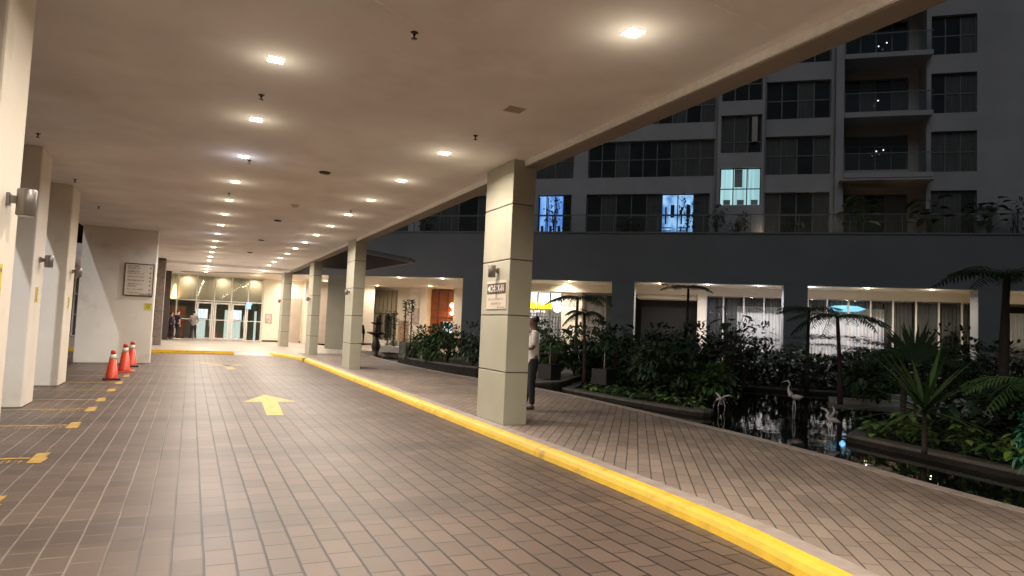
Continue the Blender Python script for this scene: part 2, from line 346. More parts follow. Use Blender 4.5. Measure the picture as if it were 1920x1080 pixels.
# kerb along the right side
KX = [(3.55, -10), (3.55, 0), (3.70, 2.4), (3.84, 3.4), (3.95, 4.1), (4.02, 5.0), (4.06, 6.5), (4.08, 9), (4.08, 26.0), (4.06, 27.6), (3.95, 29.0), (3.72, 30.2), (3.4, 31.0), (3.05, 31.5)]
def smooth_poly(p, n=4):
    out = []
    for i in range(len(p)-1):
        a = Vector(p[max(i-1, 0)]); b = Vector(p[i]); c = Vector(p[i+1]); d = Vector(p[min(i+2, len(p)-1)])
        for k in range(n):
            t = k/n
            out.append(tuple(.5*((2*b)+(c-a)*t+(2*a-5*b+4*c-d)*t*t+(3*b-a-3*c+d)*t**3)))
    out.append(tuple(p[-1])); return out
KX = smooth_poly(KX, 5)
def sweep(path, prof, mb=None):
    """prof: (offset to the right of the path, z)"""
    mb = mb or MB(); b = len(mb.v); m = len(prof)
    for i, p in enumerate(path):
        a = Vector(path[max(i-1, 0)]); c = Vector(path[min(i+1, len(path)-1)]); t = (c-a).normalized(); nrm = Vector((t.y, -t.x))
        for o, z in prof: q = Vector(p)+nrm*o; mb.v.append((q.x, q.y, z))
    for i in range(len(path)-1):
        for k in range(m-1):
            mb.f.append((b+i*m+k, b+i*m+k+1, b+(i+1)*m+k+1, b+(i+1)*m+k))
    return mb
kerb = struct('kerb', sweep(KX, [(0, -.1), (0.0, .0), (.018, .05), (.042, .09), (.078, .118), (.125, .134)]), M['kerb_yellow'])
kerb['label'] = 'long yellow painted kerb between driveway and footpath'
struct('kerb_border', sweep(KX, [(.125, .12), (.126, .134), (.30, .134), (.301, .12)]), M['coping'])
lk = MB().box(-6.2, 1.75, 31.5, 31.62, -.1, .134); 
lk.box(-6.2, 1.75, 31.32, 31.5, -.1, .06)
k2 = struct('kerb', lk, M['kerb_yellow']); k2['label'] = 'short yellow kerb across the far end of the driveway'
# footpath: between kerb border and pond edge
PE = smooth_poly([(6.1, -10), (6.35, -4), (6.6, 0), (6.95, 2.5), (7.13, 3.79), (7.28, 4.70), (7.52, 5.91), (7.78, 7.58), (7.93, 9.33), (8.04, 11.4), (8.12, 13.6), (8.06, 15.6), (7.75, 17.9), (7.42, 20.3), (7.25, 23.5), (7.25, 26.5), (7.40, 30.1), (7.6, 33.6), (7.75, 36.3)], 4)
def strip(A, B, z, zlow, n=90):
    def res(P, n):
        P = [Vector(p) for p in P]; L = [0]
        for i in range(1, len(P)): L.append(L[-1]+(P[i]-P[i-1]).length)
        out = []
        for k in range(n+1):
            t = L[-1]*k/n; i = 1
            while i < len(P)-1 and L[i] < t: i += 1
            f = (t-L[i-1])/max(1e-9, L[i]-L[i-1]); out.append(P[i-1].lerp(P[i], f))
        return out
    a = res(A, n); b = res(B, n); mb = MB()
    for i in range(n): mb.quad((a[i].x, a[i].y, z), (b[i].x, b[i].y, z), (b[i+1].x, b[i+1].y, z), (a[i+1].x, a[i+1].y, z)); mb.quad((b[i].x, b[i].y, z), (b[i].x, b[i].y, zlow), (b[i+1].x, b[i+1].y, zlow), (b[i+1].x, b[i+1].y, z))
    return mb
KB = [(p[0]+.28, p[1]) for p in KX if p[1] < 26] + [(4.36, 27), (4.36, 31.6)]
PB = [p for p in PE if p[1] < 31.4] + [(7.47, 31.6)]
walk = struct('footpath', strip(KB, PB, .130, -.5), M['walk']); walk['label'] = 'footpath of long pavers laid diagonally beside the pond'
struct('pond_coping', sweep(PB, [(-.16, .12), (-.16, .137), (.015, .137), (.016, .05)]), M['coping'])
# plaza: beyond the kerbs
pz = MB(); pz.prism([(-6.2, 31.62), (4.36, 31.6), (7.47, 31.6), (7.6, 33.6), (7.75, 36.05), (6.0, 60), (-6.2, 60)], -.5, .126)
pz.prism([(4.36, 31.6), (4.36, 26.6), (4.2, 28.6), (3.98, 29.9), (3.6, 30.9), (3.2, 31.6)][::-1], -.5, .1262)
pz.quad((1.75, 31.63, .127), (1.75, 31.1, .005), (3.35, 31.1, .005), (3.35, 31.63, .127))
struct('plaza', pz, M['plaza'])
struct('water', MB().quad((5.0, -40, -.06), (80, -40, -.06), (80, 60, -.06), (5.0, 60, -.06)), M['water'])

# painted markings (children of the driveway)
def mark(name, mb, label=None):
    o = mb.build(name, M['mark_yellow'], drive)
    if label: o['label'] = label
    return o
    return o
def flat(pts, z=.004): return MB().quad(*[(x, y, z) for x, y in pts])
ar = MB(); ar.quad((1.24, 12.0, .004), (1.51, 12.0, .004), (1.62, 13.95, .004), (1.33, 13.95, .004)); ar.quad((1.0, 13.95, .004), (1.97, 13.95, .004), (1.5, 15.25, .004))
mark('arrow_marking', ar, 'yellow arrow pointing along the drive')
a2 = MB(); a2.quad((1.1, 22.4, .004), (1.35, 22.4, .004), (1.32, 24.3, .004), (1.06, 24.3, .004)); a2.quad((.25, 25.6, .004), (1.0, 24.0, .004), (1.42, 24.1, .004), (.5, 25.75, .004)); a2.quad((1.0, 24.2, .004), (1.9, 24.45, .004), (1.55, 25.1, .004))
mark('arrow_marking', a2, 'worn far yellow arrow with a branch to the left').data.materials[0] = M['mark_worn']
random.seed(3)
for i, y in enumerate([6.85, 8.86, 11.28, 13.08, 14.45, 16.2, 17.9, 19.8, 21.7, 23.4]):
    mb = MB(); j = random.uniform(-.03, .03)
    mb.quad((-6.0, y-.035, .004), (-1.46, y-.035, .004), (-1.46, y+.035, .004), (-6.0, y+.035, .004))
    xs = [-1.44, -1.31]
    pts = [(xs[0], y-.30), (xs[1], y-.30+j), (xs[1]+.02, y-.02), (xs[1]-.015, y+.05), (xs[1], y+.30), (xs[0], y+.27)]
    mb.quad(*[(a, b, .004) for a, b in pts])
    mark('bay_line', mb)
    if y < 13.2:
        st = MB()           # worn stencilled lettering beside the line
        for k in range(11):
            x = -2.02+k*.05; 
            if k % 5 == 4: continue
            st.quad((x, y-.27, .0042), (x+.012, y-.27, .0042), (x+.012, y-.11, .0042), (x, y-.11, .0042))
            if k % 2: st.quad((x, y-.14, .0044), (x+.035, y-.14, .0044), (x+.035, y-.11, .0044), (x, y-.11, .0044))
            else: st.quad((x, y-.21, .0044), (x+.035, y-.21, .0044), (x+.035, y-.185, .0044), (x, y-.185, .0044))
        mark('stencil_lettering', st)

# ---------------------------------------------------------------- canopy
canopy = thing('canopy', 'wide flat canopy with a stained cream soffit over the driveway', 'canopy')
MB().box(-3.25, 4.62, -10, 37.5, CANOPY_Z, CANOPY_Z+.5).build('ceiling', M['ceiling'], canopy)
MB().box(-6.6, 4.62, 37.5, 60, 4.12, CANOPY_Z+.5).build('lower_ceiling', M['ceiling'], canopy)
eb = MB().box(4.62, 4.90, -10, 45, 4.15, 5.1)
eb.build('edge_beam', M['beam'], canopy, bevel=.008)
MB().box(4.59, 4.617, -10, 37.4, 4.165, CANOPY_Z-.001).build('lit_beam_lip', M['crack_and_lit_lip'], canopy)  # near-white colour stands in for lamplight on the beam's inner face
patch = MB().box(3.27, 3.49, 7.28, 7.48, CANOPY_Z-.006, CANOPY_Z+.01)
patch.build('blanked_opening', M['ceiling_patch'], canopy)
def wobble(p0, p1, w, n=14):
    mb = MB(); p0 = Vector(p0); p1 = Vector(p1); d = p1-p0; nr = Vector((-d.y, d.x)).normalized(); L = []
    for i in range(n+1):
        t = i/n; o = random.uniform(-.02, .02); ww = w*1.7*random.uniform(.3, 1)*sin(pi*min(1, max(.06, t)))**.3; c = p0+d*t+nr*o; L.append((c+nr*ww, c-nr*ww))
    for i in range(n): mb.quad((*L[i][0], CANOPY_Z-.003), (*L[i][1], CANOPY_Z-.003), (*L[i+1][1], CANOPY_Z-.003), (*L[i+1][0], CANOPY_Z-.003))
    return mb
for a, b, w in (((3.55, 4.14), (3.95, 4.2), .012), ((4.08, 4.22), (4.38, 4.26), .012), ((.9, 5.2), (1.75, 5.9), .008), ((1.55, 6.3), (1.85, 6.5), .008), ((1.5, 7.6), (3.0, 8.2), .006), ((-.6, 9.0), (.2, 8.4), .006), ((2.4, 8.6), (2.1, 9.3), .005)):
    wobble(a, b, w).build('plaster_crack', M['crack_and_lit_lip'], canopy)

def lamp_light(name, loc, power, col, parent, size=.12, spread=162):
    ld = bpy.data.lights.new(name, 'AREA'); ld.shape = 'SQUARE'; ld.size = size; ld.energy = power; ld.color = col; ld.spread = radians(spread)
    lo = bpy.data.objects.new(name, ld); COL.objects.link(lo); lo.location = loc; lo.parent = parent; return lo
def rim_mb(h, w, z0, z1):
    return MB().box(-h, h, -h, -h+w, z0, z1).box(-h, h, h-w, h, z0, z1).box(-h, -h+w, -h+w, h-w, z0, z1).box(h-w, h, -h+w, h-w, z0, z1)
rim_me = rim_mb(.084, .009, -.003, .0).mesh('rim', M['lamprim'])
dif_me = {k: MB().box(-.075, .075, -.075, .075, -.006, -.001).mesh('diffuser', M[k]) for k in ('lamp_warm', 'lamp_cool')}
def ceiling_lamp(x, y, z, label, group, cool=False, power=LAMP, sc=1.):
    t = thing('ceiling_light', label, 'ceiling light', (x, y, z-.001), 0, group)
    r = bpy.data.objects.new('rim', rim_me); COL.objects.link(r); r.parent = t
    d = bpy.data.objects.new('diffuser', dif_me['lamp_cool' if cool else 'lamp_warm']); COL.objects.link(d); d.parent = t
    if power: lamp_light('lamp', (0, 0, -.02), power, (.95, .93, 1.0) if cool else (1, .88, .74), t)
    if power and z > 4.0:      # added point light below each lamp: brightens the soffit and imitates bloom
        gd = bpy.data.lights.new('soffit_fill', 'POINT'); gd.energy = power*(.030 if z > 4.2 else .11); gd.color = (.95, .93, 1.0) if cool else (1, .86, .62); gd.shadow_soft_size = .05
        go = bpy.data.objects.new('soffit_fill', gd); COL.objects.link(go); go.location = (0, 0, -.26); go.parent = t
    t.scale = (sc,)*3 if sc != 1 else (1, 1, 1)
    return t
ys = [7.27+2.365*i for i in range(16)]
cools = {2, 7}
for i, y in enumerate(ys):
    ceiling_lamp(.62, y, CANOPY_Z if y < 37.5 else 4.12, f'bright square ceiling light, {ordn(i)} from the camera in the left row' if i else 'bright square ceiling light, the nearest seen in the left row', 'ceiling lights of the left row', i in cools)
ry = [4.9]+[9.85+2.365*i for i in range(15)]
for i, y in enumerate(ry):
    lab = 'large glaring square ceiling light, nearest of the right row, near the canopy edge' if i == 0 else f'square ceiling light, {ORD[i]} from the camera in the right row'
    ceiling_lamp(3.36, y, CANOPY_Z if y < 37.5 else 4.12, lab, 'ceiling lights of the right row', i in (7,), power=LAMP*(1.3 if i == 0 else 1))
for x, y in ((.58, 4.9), (.58, 2.54), (3.36, 2.54), (.58, .17), (3.36, .17), (.58, -2.2), (3.36, -2.2)):
    ceiling_lamp(x, y, CANOPY_Z, f'square ceiling light {dict([(4.9, "above"), (2.54, "just behind"), (.17, "some way behind"), (-2.2, "far behind")])[y]} the photographer, {"left" if x < 2 else "right"} row', 'ceiling lights over the photographer')
ceiling_lamp(-3.0, 41, 4.12, 'square ceiling light near the dark post at the far left', 'hall ceiling lights', True)
fl = thing('flood_light', 'cool floodlight on a tall pole left of the canopy, outside the frame', 'floodlight', (-7.0, -2, 0))
MB().tube([(0, 0, 0), (0, 0, 13.8)], [.09, .05], 10).build('pole', M['lampgrey'], fl, True)
MB().box(-.1, .4, -.2, .2, 13.8, 13.9).build('lamp_head', M['lampgrey'], fl)
fll = lamp_light('lamp', (.2, 0, 13.75), 190, (.92, .95, 1.0), fl, .25, 62); fll.rotation_euler = Vector((4.3, 19, -11.5)).to_track_quat('-Z', 'Y').to_euler()

for i, (x, y) in enumerate(((6.35, 41.5), (5.1, 42.5))):
    ceiling_lamp(x, y, 4.1, ['round-looking ceiling light above the far cream hall column', 'ceiling light left of the far cream hall column'][i], 'hall ceiling lights', False, power=LAMP)
# sprinklers and other small ceiling fittings
spk = MB().lathe([(.035, 0), (.035, -.006), (.014, -.012), (.014, -.03)], n=10); spk2 = MB().lathe([(.008, -.03), (.008, -.055), (.028, -.057), (.028, -.062)], n=10)
sp_list = [(.59, 8.53, 'between the two nearest lights of the left row'), (3.40, 8.68, 'next to the brown blanked opening near the canopy edge'), (-2.27, 12.33, 'beside the nearest cream wall pillar'), (-2.30, 16.21, 'above the third cream wall pillar'),
           (-2.29, 20.03, 'in front of the cream wall with the directory board'), (.72, 12.21, 'close to the third light of the left row'), (.57, 15.77, 'behind the fourth light of the left row'), (3.29, 16.3, 'behind the fourth light of the right row'), (1.67, 5.9, 'high over the middle of the drive')]
for i, (x, y, w) in enumerate(sp_list):
    t = thing('sprinkler', 'small dark sprinkler head '+w, 'sprinkler', (x, y, CANOPY_Z-.001), 0, 'sprinkler heads in the canopy soffit')
    spk.build('escutcheon', M['brass'], t, True); spk2.build('deflector', M['brass'], t, True)
t = thing('smoke_detector', 'pale round smoke detector on the soffit between both light rows', 'smoke detector', (2.02, 16.34, CANOPY_Z-.001))
MB().lathe([(.085, 0), (.085, -.03), (.05, -.07), (.02, -.075)], n=20).build('housing', M['white_plastic'], t, True)
MB().lathe([(.1, 0), (.1, -.012)], n=20).build('base_plate', M['lamprim'], t, True)
for i, (x, y, s) in enumerate(((2.0, 12.38, .10), (1.95, 19.24, .10), (2.0, 24.5, .10), (2.0, 29.5, .10))):
    tag(MB().lathe([(s, 0), (s, -.02), (s*.6, -.035)], (0, 0, 0), 16).build('ceiling_speaker', M['brass'], None, True, loc=(x, y, CANOPY_Z-.001)), f'dark round speaker grille between the light rows, {ordn(i)} one', 'speaker', 'ceiling speakers')

# green grey pillars along the footpath
def pillar(x0, x1, y0, y1, label, zt=CANOPY_Z+.002):
    cx, cy = (x0+x1)/2, (y0+y1)/2; t = thing('pillar', label, 'pillar', (cx, cy, .13), 0, 'green grey pillars along the footpath')
    hx, hy = (x1-x0)/2, (y1-y0)/2; zs = [0, .80, 1.68, 2.55, 3.42, zt-.13]; g = .009
    for i in range(5):
        z0 = zs[i]+(g if i else 0); z1 = zs[i+1]-(g if i < 4 else 0)
        MB().box(-hx, hx, -hy, hy, z0, z1).build('cladding_panel', M['pillar'], t, bevel=.006)
    MB().box(-hx+.012, hx-.012, -hy+.012, hy-.012, .01, zt-.14).build('core', M['groove'], t)
    return t
P1 = pillar(4.41, 4.80, 9.55, 10.62, 'nearest large green grey pillar carrying the CHECK-IN sign')
P2 = pillar(4.575, 4.93, 21.6, 22.75, 'second green grey pillar with a lamp, beyond the CHECK-IN pillar')
P3 = pillar(4.70, 5.05, 30.4, 31.6, 'third green grey pillar, at the bend of the yellow kerb')
P4 = pillar(4.42, 4.86, 38.6, 39.7, 'farthest green grey pillar before the glass wall', 4.13)

def wall_lamp(X, Y, z, label, s=1., dirx=1):
    """cylinder lamp on a bracket; wall face at x=X, lamp stands off along dirx"""
    t = thing('wall_lamp', label, 'wall lamp', (X, Y, z), 0 if dirx > 0 else pi, 'grey cylinder wall lamps')
    MB().box(0, .03, -.05, .05, -.065, .065).build('back_plate', M['lampgrey'], t, bevel=.006)
    MB().box(.03, .09, -.035, .035, -.04, .04).build('bracket', M['lampgrey'], t, bevel=.006)
    MB().lathe([(.080, -.16), (.09, -.155), (.09, .11), (.082, .118), (.01, .12)], (.17, 0, 0), 24).build('lamp_housing', M['lampgrey'], t, True)
    MB().lathe([(.074, -.162), (.074, -.168)], (.17, 0, 0), 20).build('lens', M['white_plastic'], t, True)
    t.scale = (s*.72,)*3; return t
wall_lamp(-1.30, 6.2, 2.41, 'large grey cylinder lamp on the nearest cream wall pillar', 1.0)
wall_lamp(-2.35, 13.75, 2.42, 'grey cylinder lamp on the second cream wall pillar', 1.0)
wall_lamp(-2.40, 17.5, 2.44, 'small grey cylinder lamp on the third cream wall pillar', 1.0)
wall_lamp(4.41, 9.97, 2.52, 'grey cylinder lamp above the CHECK-IN sign', .95, -1)
wall_lamp(4.575, 22.1, 2.56, 'dark cylinder lamp on the second green grey pillar', .85, -1)
wall_lamp(4.70, 30.9, 2.55, 'cylinder lamp on the third green grey pillar', .9, -1)
wall_lamp(4.42, 39.2, 2.6, 'cylinder lamp on the farthest green grey pillar', .9, -1)

# signs on pillar 1
def facing(o, rx, ry_, rz): return Matrix(((rx[0], ry_[0], rz[0], o[0]), (rx[1], ry_[1], rz[1], o[1]), (rx[2], ry_[2], rz[2], o[2]), (0, 0, 0, 1)))
def squiggle(mb, x, y, length, h, Mx, z=.0045):
    """unreadably small lettering: short letter strokes"""
    k = x
    while k < x+length:
        if random.random() < .17: k += h*.45; continue
        w = h*random.uniform(.35, .6)
        for q in ([(k, y), (k+h*.12, y), (k+h*.12, y+h), (k, y+h)], [(k, y+h*random.choice((0, .45, .88))), (k+w, 0), 0, 0]):
            if q[2] == 0:
                yy = q[0][1]; q = [(k, yy), (k+w, yy), (k+w, yy+h*.14), (k, yy+h*.14)]
            mb.quad(*[tuple(Mx @ Vector((a, b, z))) for a, b in q])
        if random.random() < .5: mb.quad(*[tuple(Mx @ Vector((a, b, z))) for a, b in ((k+w-h*.12, y), (k+w, y), (k+w, y+h*.9), (k+w-h*.12, y+h*.9))])
        k += w+h*.16
random.seed(11)
t = thing('check_in_sign', 'cream and brown CHECK-IN sign with a white arrow on the nearest pillar', 'sign', (4.41, 10.0, 2.13))
Mx = facing((-.004, 0, 0), (0, -1, 0), (0, 0, 1), (-1, 0, 0))
MB().box(-.012, 0, -.385, .385, -.225, .225).build('board', M['sign_cream'], t, bevel=.003)
MB().box(-.0145, -.012, -.365, .365, .02, .19).build('header', M['sign_brown'], t)
Mt = facing((-.0165, 0, 0), (0, -1, 0), (0, 0, 1), (-1, 0, 0))
text('lettering', 'CHECK-IN', .150, M['sign_white'], t, Mt @ Matrix.Translation((-.235, .103, 0)), ext=.0006, sx=.76, bold=.001)
am = MB(); am.quad(*[tuple(Mt @ Vector(p)) for p in ((-.34, .105, .001), (-.25, .045, .001), (-.25, .085, .001), (-.25, .125, .001), (-.25, .165, .001))]); am.build('arrow', M['sign_white'], t)
lm = MB(); squiggle(lm, -.30, -.08, .6, .035, Mt, 0); squiggle(lm, -.2, -.15, .38, .035, Mt, 0); lm.build('small_print', M['ink_soft'], t)
lg = MB(); squiggle(lg, .13, -.208, .21, .024, Mt, 0); lg.quad(*[tuple(Mt @ Vector(p)) for p in ((.07, -.21, 0), (.10, -.21, 0), (.115, -.18, 0), (.085, -.18, 0))]); lg.build('logo', M['ink'], t)

# cream wall pillars on the left
def wallpillar(x0, x1, y0, y1, label, name='wall_pillar', m='cream'):
    t = thing(name, label, 'pillar', ((x0+x1)/2, (y0+y1)/2, 0), 0, 'cream wall pillars left of the driveway')
    hx, hy = (x1-x0)/2, (y1-y0)/2
    MB().box(-hx, hx, -hy, hy, .004, CANOPY_Z+.003).build('shaft', M[m], t, bevel=.02)
    return t
wallpillar(-2.2, -1.30, 5.81, 6.60, 'nearest cream wall pillar, cut by the left edge')
wallpillar(-3.2, -2.36, 13.3, 14.15, 'second cream wall pillar, grey lit front, with a lamp')
wallpillar(-3.2, -2.42, 17.0, 18.0, 'third cream wall pillar with a lamp, before the gap')
wallpillar(-3.18, -1.10, 24.65, 25.3, 'broad cream wall carrying the directory board, behind the traffic cones')
def small_sign(X, Y, z, w, h, m, label, name='notice', face='x'):
    t = thing(name, label, 'sign', (X, Y, z))
    if face == 'x': Mx = facing((.006, 0, 0), (0, 1, 0), (0, 0, 1), (1, 0, 0)); MB().box(0, .005, -w/2, w/2, -h/2, h/2).build('board', M[m], t)
    else: Mx = facing((0, -.006, 0), (1, 0, 0), (0, 0, 1), (0, -1, 0)); MB().box(-w/2, w/2, -.005, 0, -h/2, h/2).build('board', M[m], t)
    return t, Mx
for X, Y, z, w, h, lab in ((-1.30, 6.13, 1.80, .20, .24, 'yellow notice on the nearest cream wall pillar'), (-2.36, 13.72, 1.83, .20, .26, 'small yellow strip notice on the second cream wall pillar'), (-2.42, 17.5, 1.75, .2, .25, 'small faded notice on the third cream wall pillar')):
    t, Mx = small_sign(X, Y, z, w, h, 'sign_yellow', lab)
    mb = MB(); squiggle(mb, -w*.4, h*.25, w*.8, h*.12, Mx, 0); squiggle(mb, -w*.4, -h*.35, w*.8, h*.12, Mx, 0)
    for k in range(14):
        a, b = 2*pi*k/14, 2*pi*(k+1)/14; R1, R2 = h*.17, h*.12
        mb.quad(*[tuple(Mx @ Vector(p)) for p in ((R1*cos(a), R1*sin(a), 0), (R1*cos(b), R1*sin(b), 0), (R2*cos(b), R2*sin(b), 0), (R2*cos(a), R2*sin(a), 0))])
    mb.build('print', M['ink'], t)
t, Mx = small_sign(-1.255, 24.65, 1.81, .21, .22, 'sign_yellow', 'small square yellow towing notice below the directory board', 'notice', 'y')
mb = MB(); squiggle(mb, -.09, .065, .18, .03, Mx, 0)
for k in range(14):
    a, b = 2*pi*k/14, 2*pi*(k+1)/14; mb.quad(*[tuple(Mx @ Vector(p)) for p in ((.05*cos(a), .05*sin(a), 0), (.05*cos(b), .05*sin(b), 0), (.034*cos(b), .034*sin(b), 0), (.034*cos(a), .034*sin(a), 0))])
mb.build('print', M['ink'], t)
t = thing('directory_board', 'framed cream directory board with rows of small print and arrows', 'sign', (-1.56, 24.65, 2.65))
Mx = facing((0, -.045, 0), (1, 0, 0), (0, 0, 1), (0, -1, 0))
MB().box(-.39, .39, -.04, 0, -.49, .49).build('board', M['sign_cream'], t, bevel=.004)
fr = MB().box(-.41, .41, -.05, 0, .49, .515).box(-.41, .41, -.05, 0, -.515, -.49).box(-.41, -.39, -.05, 0, -.49, .49).box(.39, .41, -.05, 0, -.49, .49); fr.build('frame', M['darkwood'], t)
mb = MB(); y = .40
for k, (a, b) in enumerate(((.32, .36), (.30, .44), (.44, 0), (.46, 0), (.40, .24), (.44, 0), (.40, 0))):
    squiggle(mb, -.32, y, a, .042, Mx, 0)
    if b: squiggle(mb, -.32, y-.065, b, .042, Mx, 0); 
    ya = y-(.02 if b else 0)
    mb.quad(*[tuple(Mx @ Vector(p)) for p in ((.28, ya-.01, 0), (.335, ya-.01, 0), (.3075, ya+.045, 0))])
    y -= .115 if not b else .165
mb.build('lettering', M['ink'], t)
lg = MB(); squiggle(lg, .02, -.46, .34, .035, Mx, 0); lg.quad(*[tuple(Mx @ Vector(p)) for p in ((.02, -.475, -.0005), (.37, -.475, -.0005), (.37, -.465, -.0005), (.02, -.465, -.0005))]); lg.build('logo', M['ink'], t)

# cones
def cone(x, y, label, h, rz, s=1.):
    t = thing('traffic_cone', label, 'traffic cone', (x, y, .001), rz, 'traffic cones by the cream wall')
    MB().box(-.19, .19, -.19, .19, 0, .035).build('base', M['rubber'] if h != 2 else M['cone'], t, bevel=.008)
    MB().lathe([(.150, .03), (.135, .06), (.078, .50)], n=24).build('cone_body', M['cone'], t, True)
    MB().lathe([(.0785, .502), (.060, .615)], n=24).build('reflective_band', M['cone_white'], t, True)
    MB().lathe([(.0595, .616), (.050, .70), (.040, .715)], n=24).build('cone_tip', M['cone'], t, True)
    t.scale = (s,)*3
cone(-1.60, 18.67, 'front orange traffic cone with white band, on a black base', 1, .1, .97)
cone(-1.53, 21.1, 'middle orange traffic cone, on an orange base', 2, .3, 1.06)
cone(-1.51, 23.2, 'rear orange traffic cone nearest the cream wall', 1, .05, 1.05)

# ---------------------------------------------------------------- left side and far end
lw = thing('side_wall', 'cream side wall of the building left of the parking bays', 'wall', (-11.5, 18, 0))
MB().box(-.3, 0, -28, 42, 0, 9).build('wall', M['cream'], lw)
for k in range(8): MB().box(.001, .03, 8+k*2.2, 9.6+k*2.2, .6, 3.2).build('wall_panel', M['beige'], lw)
t = thing('potted_plant', 'small leafy plant in a dark pot in the gap left of the cream wall', 'plant', (-3.45, 24.3, 0))
MB().lathe([(.15, 0), (.2, .3), (.17, .31)], n=14).build('pot', M['potblack'], t, True)

# leaves --------------------------------------------------------
def leaf_mb(mb, p, d, L, w, droop=.25, nrm=None, seg=3):
    """pointed leaf from p along d, bending down"""
    p = Vector(p); d = Vector(d).normalized(); side = d.cross(nrm or Vector((0, 0, 1)))
    if side.length < .05: side = Vector((1, 0, 0))
    side.normalize(); b = len(mb.v); prev = None
    for i in range(seg+1):
        t = i/seg; q = p+d*L*t+Vector((0, 0, -droop*L*t*t)); ww = w*max(.04, sin(pi*(.12+.88*t)**.8))
        if i == seg: mb.v.append(tuple(q))
        else: mb.v += [tuple(q-side*ww), tuple(q+side*ww)]
    for i in range(seg-1): mb.f.append((b+2*i, b+2*i+1, b+2*i+3, b+2*i+2))
    i = seg-1; mb.f.append((b+2*i, b+2*i+1, b+2*seg))
def rdir(a=None, e0=-.3, e1=1.2):
    a = random.uniform(0, 2*pi) if a is None else a; e = random.uniform(e0, e1); return Vector((cos(a)*cos(e), sin(a)*cos(e), sin(e)))
def bush_mb(rx, ry, rz, n, size, zc, hollow=.55):
    mb = MB(); lumps = [Vector((random.uniform(-.6, .6)*rx, random.uniform(-.6, .6)*ry, zc+random.uniform(-.55, .75)*rz)) for _ in range(7)]
    for i in range(n):
        c = random.choice(lumps); d = rdir(None, -1.1, 1.4); r = random.uniform(hollow, 1)
        p = c+Vector((d.x*rx*.5*r, d.y*ry*.5*r, d.z*rz*.45*r)); dd = (d+rdir(None, -.8, .8)*.7)
        leaf_mb(mb, p, dd, size*random.uniform(.6, 1.2), size*random.uniform(.16, .28), .3, seg=2)
    return mb
def frond_mb(mb, p, az, L, rise, droop, n=16, ll=.28, lw=.03):
    p = Vector(p); pts = []
    for i in range(n+1):
        t = i/n; r = L*t*(1-.12*t); z = rise*t-droop*t*t*1.0
        pts.append(p+Vector((cos(az)*r, sin(az)*r, z)))
    mb.tube(pts[::2] if n % 2 == 0 else pts, .008, 3)
    side = Vector((-sin(az), cos(az), 0))
    for i in range(2, n+1):
        t = i/n; l = ll*(sin(pi*min(1, t*.93+.07))**.6)+.02; tan = (pts[i]-pts[i-1]).normalized()
        for s in (-1, 1):
            d = side*s+tan*.45+Vector((0, 0, -.22)); leaf_mb(mb, pts[i], d, l*random.uniform(.8, 1.1), lw, random.uniform(.1, .4), seg=2)
def plant(name, label, cat, loc, rz=0, group=None): return thing(name, label, cat, loc, rz, group)
def trunk_mb(h, r, lean=(0, 0), n=6):
    return MB().tube([(lean[0]*(i/n)**1.5, lean[1]*(i/n)**1.5, h*i/n) for i in range(n+1)], [r*(1-.45*i/n)*random.uniform(.88, 1.12) for i in range(n+1)], 8)
GZ = .05
def tree_fern(x, y, top, label, L=1.1, n=13, z0=GZ, r=.07, mat_='leaf_dark', ll=.26, droop=.75, rise=.55, nl=18, name='tree_fern', cat='tree fern'):
    t = plant(name, label, cat, (x, y, z0), random.uniform(0, 6)); h = top-z0-rise*.45*L
    ln = (random.uniform(-.15, .15), random.uniform(-.15, .15))
    trunk_mb(h, r, ln).build('trunk', M['bark'], t, True)
    mb = MB()
    for k in range(n): frond_mb(mb, (ln[0], ln[1], h), 2*pi*k/n+random.uniform(-.2, .2), L*random.uniform(.75, 1.1), rise*L*random.uniform(.6, 1.25), droop*L*random.uniform(.7, 1.2), nl, ll, .012+.006*L)
    mb.build('crown', M[mat_], t); return t
def bush(x, y, rx, h, label, n=520, size=.16, mat_='leaf_dark', z0=GZ, name='shrub', cat='shrub', ry=None, layered=False):
    t = plant(name, label, cat, (x, y, z0), random.uniform(0, 6)); ry = ry or rx
    st = MB()
    for k in range(6):
        a = random.uniform(0, 2*pi); r = rx*.55*random.random()
        st.tube([(0, 0, 0), (cos(a)*r*.4, sin(a)*r*.4, h*.35), (cos(a)*r, sin(a)*r, h*.75)], [.022, .015, .006], 5)
    st.build('stem', M['bark'], t)
    if layered:                                # flat tiers of small leaves
        mb = MB()
        for k in range(9):
            a = random.uniform(0, 2*pi); rr = rx*random.uniform(.15, .75); c = Vector((cos(a)*rr, sin(a)*rr, h*random.uniform(.55, 1.0)))
            st2 = rx*random.uniform(.35, .6)
            for j in range(n//9):
                d = rdir(None, -.1, .15); q = c+Vector((d.x*st2*random.random(), d.y*st2*random.random(), random.uniform(-.04, .04)-.0*st2))
                leaf_mb(mb, q, d, size*random.uniform(.7, 1.2), size*.2, .2, seg=2)
    else: mb = bush_mb(rx, ry, h*.5, n, size, h*.55)
    mb.build('foliage', M[mat_], t); return t
